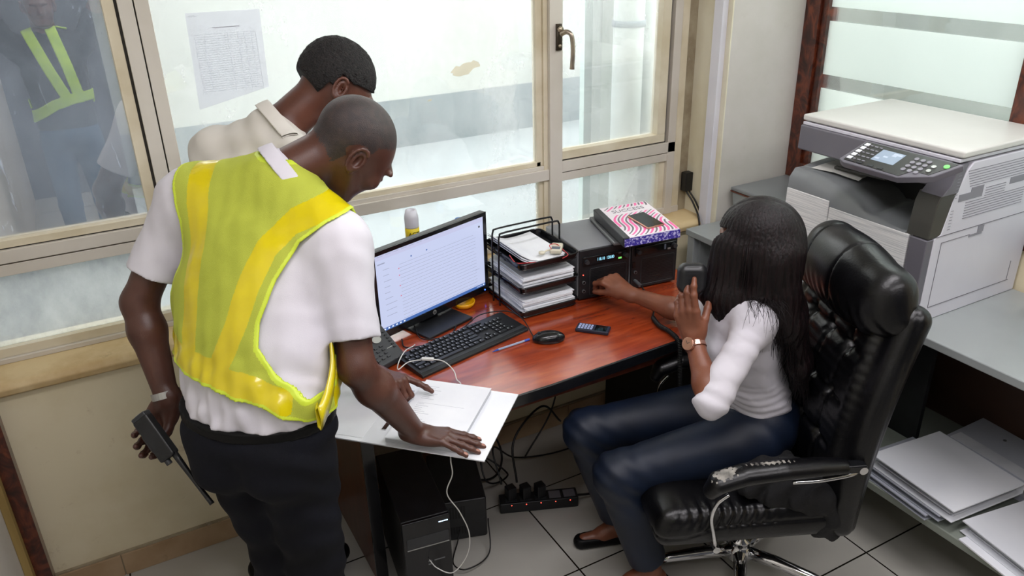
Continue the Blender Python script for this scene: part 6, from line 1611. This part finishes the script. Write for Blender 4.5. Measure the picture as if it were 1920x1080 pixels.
# ------------------------------------------------------------------ the photographer, mirrored in the left window pane
BP = A3(-.06, -.17, 0); TP = T(*(-BP))
ph = thing('person', 'photographer in a yellow taped vest, seen mirrored in the scratched left window pane', 'person', BP)
PR, PF, PU = A3(1, 0, 0), A3(0, 1, 0), A3(0, 0, 1); PM3 = np.eye(3)
phc = BP + A3(0, .0, 1.665); pax = head_axes((0.05, .98, -.15), (1, -.05, 0)); ph_p, ph_n, PL = head_prims(phc, pax, 1.0, BP + A3(0, -.02, 1.50), .055)
Lw_, Rw_ = BP + A3(-.03, .05, 1.90), BP + A3(.19, .05, 1.90); Ls_, Rs_ = BP + A3(-.19, -.01, 1.45), BP + A3(.19, -.01, 1.45); Le_, Re_ = BP + A3(-.27, .09, 1.68), BP + A3(.31, .07, 1.69)
tor = lambda o: [ell(BP + A3(0, 0, 1.0), (.165 + o, .115 + o, .14 + o), .03), ell(BP + A3(0, 0, 1.15), (.165 + o, .118 + o, .17 + o), .05), ell(BP + A3(0, 0, 1.29), (.180 + o, .120 + o, .16 + o), .05), cone(Rs_ - A3(.03, 0, .03), Ls_ + A3(.03, 0, -.03), .07 + o, .07 + o, .05), cone(Rs_, BP + A3(0, -.02, 1.49), .05 + o, .055 + o, .04), cone(Ls_, BP + A3(0, -.02, 1.49), .05 + o, .055 + o, .04)]
hA, _, _ = hand_prims(Lw_, (.25, .0, .97), (-.3, -.95, 0), -1, ((.4, .6, .4),) * 4); hB, _, _ = hand_prims(Rw_, (-.25, .0, .97), (.3, -.95, 0), 1, ((.4, .6, .4),) * 4)
bodyp = ph_p + tor(-.02) + arm_prims(Ls_, Le_, Lw_, .044, .04, .04, .038, .026) + arm_prims(Rs_, Re_, Rw_, .044, .04, .04, .038, .026) + hA + hB
lo, hi = bounds(bodyp); sdf_obj('body', union(bodyp, neg=ph_n), lo, hi, .006, 'skin_deep_warm', ph, M=TP)
shp = tor(0) + [cone(Ls_, lerp(Ls_, Le_, .6), .058, .055, .03), cone(Rs_, lerp(Rs_, Re_, .6), .058, .055, .03)]; lo, hi = bounds(shp)
sdf_obj('shirt', union(shp, post=lambda P, d: np.maximum(d, .96 - P[:, 2])), lo, hi, .008, 'black_cloth', ph, M=TP, relax=1)
def pv_post(P, d):
    x = P[:, 0]; z = P[:, 2]; fr = P[:, 1] > BP[1]
    t = np.minimum(line_d(x, z, [(-.155, 1.54), (-.090, 1.33), (-.030, 1.15)]), np.minimum(line_d(x, z, [(-.030, 1.54), (.010, 1.33), (.035, 1.15)]), line_d(x, z, [(-.25, 1.04), (-.10, 1.12), (.0, 1.145), (.13, 1.150)]))) - .030
    tb = np.minimum(np.abs(np.abs(x - BP[0]) - .09), np.abs(z - 1.12)) - .027
    return np.maximum(np.abs(d) - .004, np.where(fr, t, tb))
vpp = tor(.008); lo, hi = bounds(vpp); sdf_obj('safety_vest', union(vpp, post=pv_post), lo, hi, .005, 'vest_lime', ph, M=TP)
tpp = [ell(BP + A3(0, 0, .93), (.165, .12, .12), .03), cone(BP + A3(-.085, 0, .86), BP + A3(-.10, 0, .48), .088, .066, .03), cone(BP + A3(-.10, 0, .48), BP + A3(-.10, -.02, .08), .066, .055, .02), cone(BP + A3(.085, 0, .86), BP + A3(.10, 0, .48), .088, .066, .03), cone(BP + A3(.10, 0, .48), BP + A3(.10, -.02, .08), .066, .055, .02)]
pm('denim_blue', hexc('2c4a63'), .8, 0, hexc('23405a'), 20)
lo, hi = bounds(tpp); sdf_obj('trousers', union(tpp, post=lambda P, d: np.maximum(np.maximum(d, P[:, 2] - .99), .04 - P[:, 2])), lo, hi, .009, 'denim_blue', ph, M=TP)
for sx in (-.1, .1):
    q = BP + A3(sx, 0, 0); sh = [cone(q + A3(0, -.05, .042), q + A3(0, .13, .038), .042, .036, .03)]; lo, hi = bounds(sh); sdf_obj('shoe', union(sh, post=lambda P, d: np.maximum(d, .001 - P[:, 2])), lo, hi, .008, 'belt_leather', ph, M=TP)
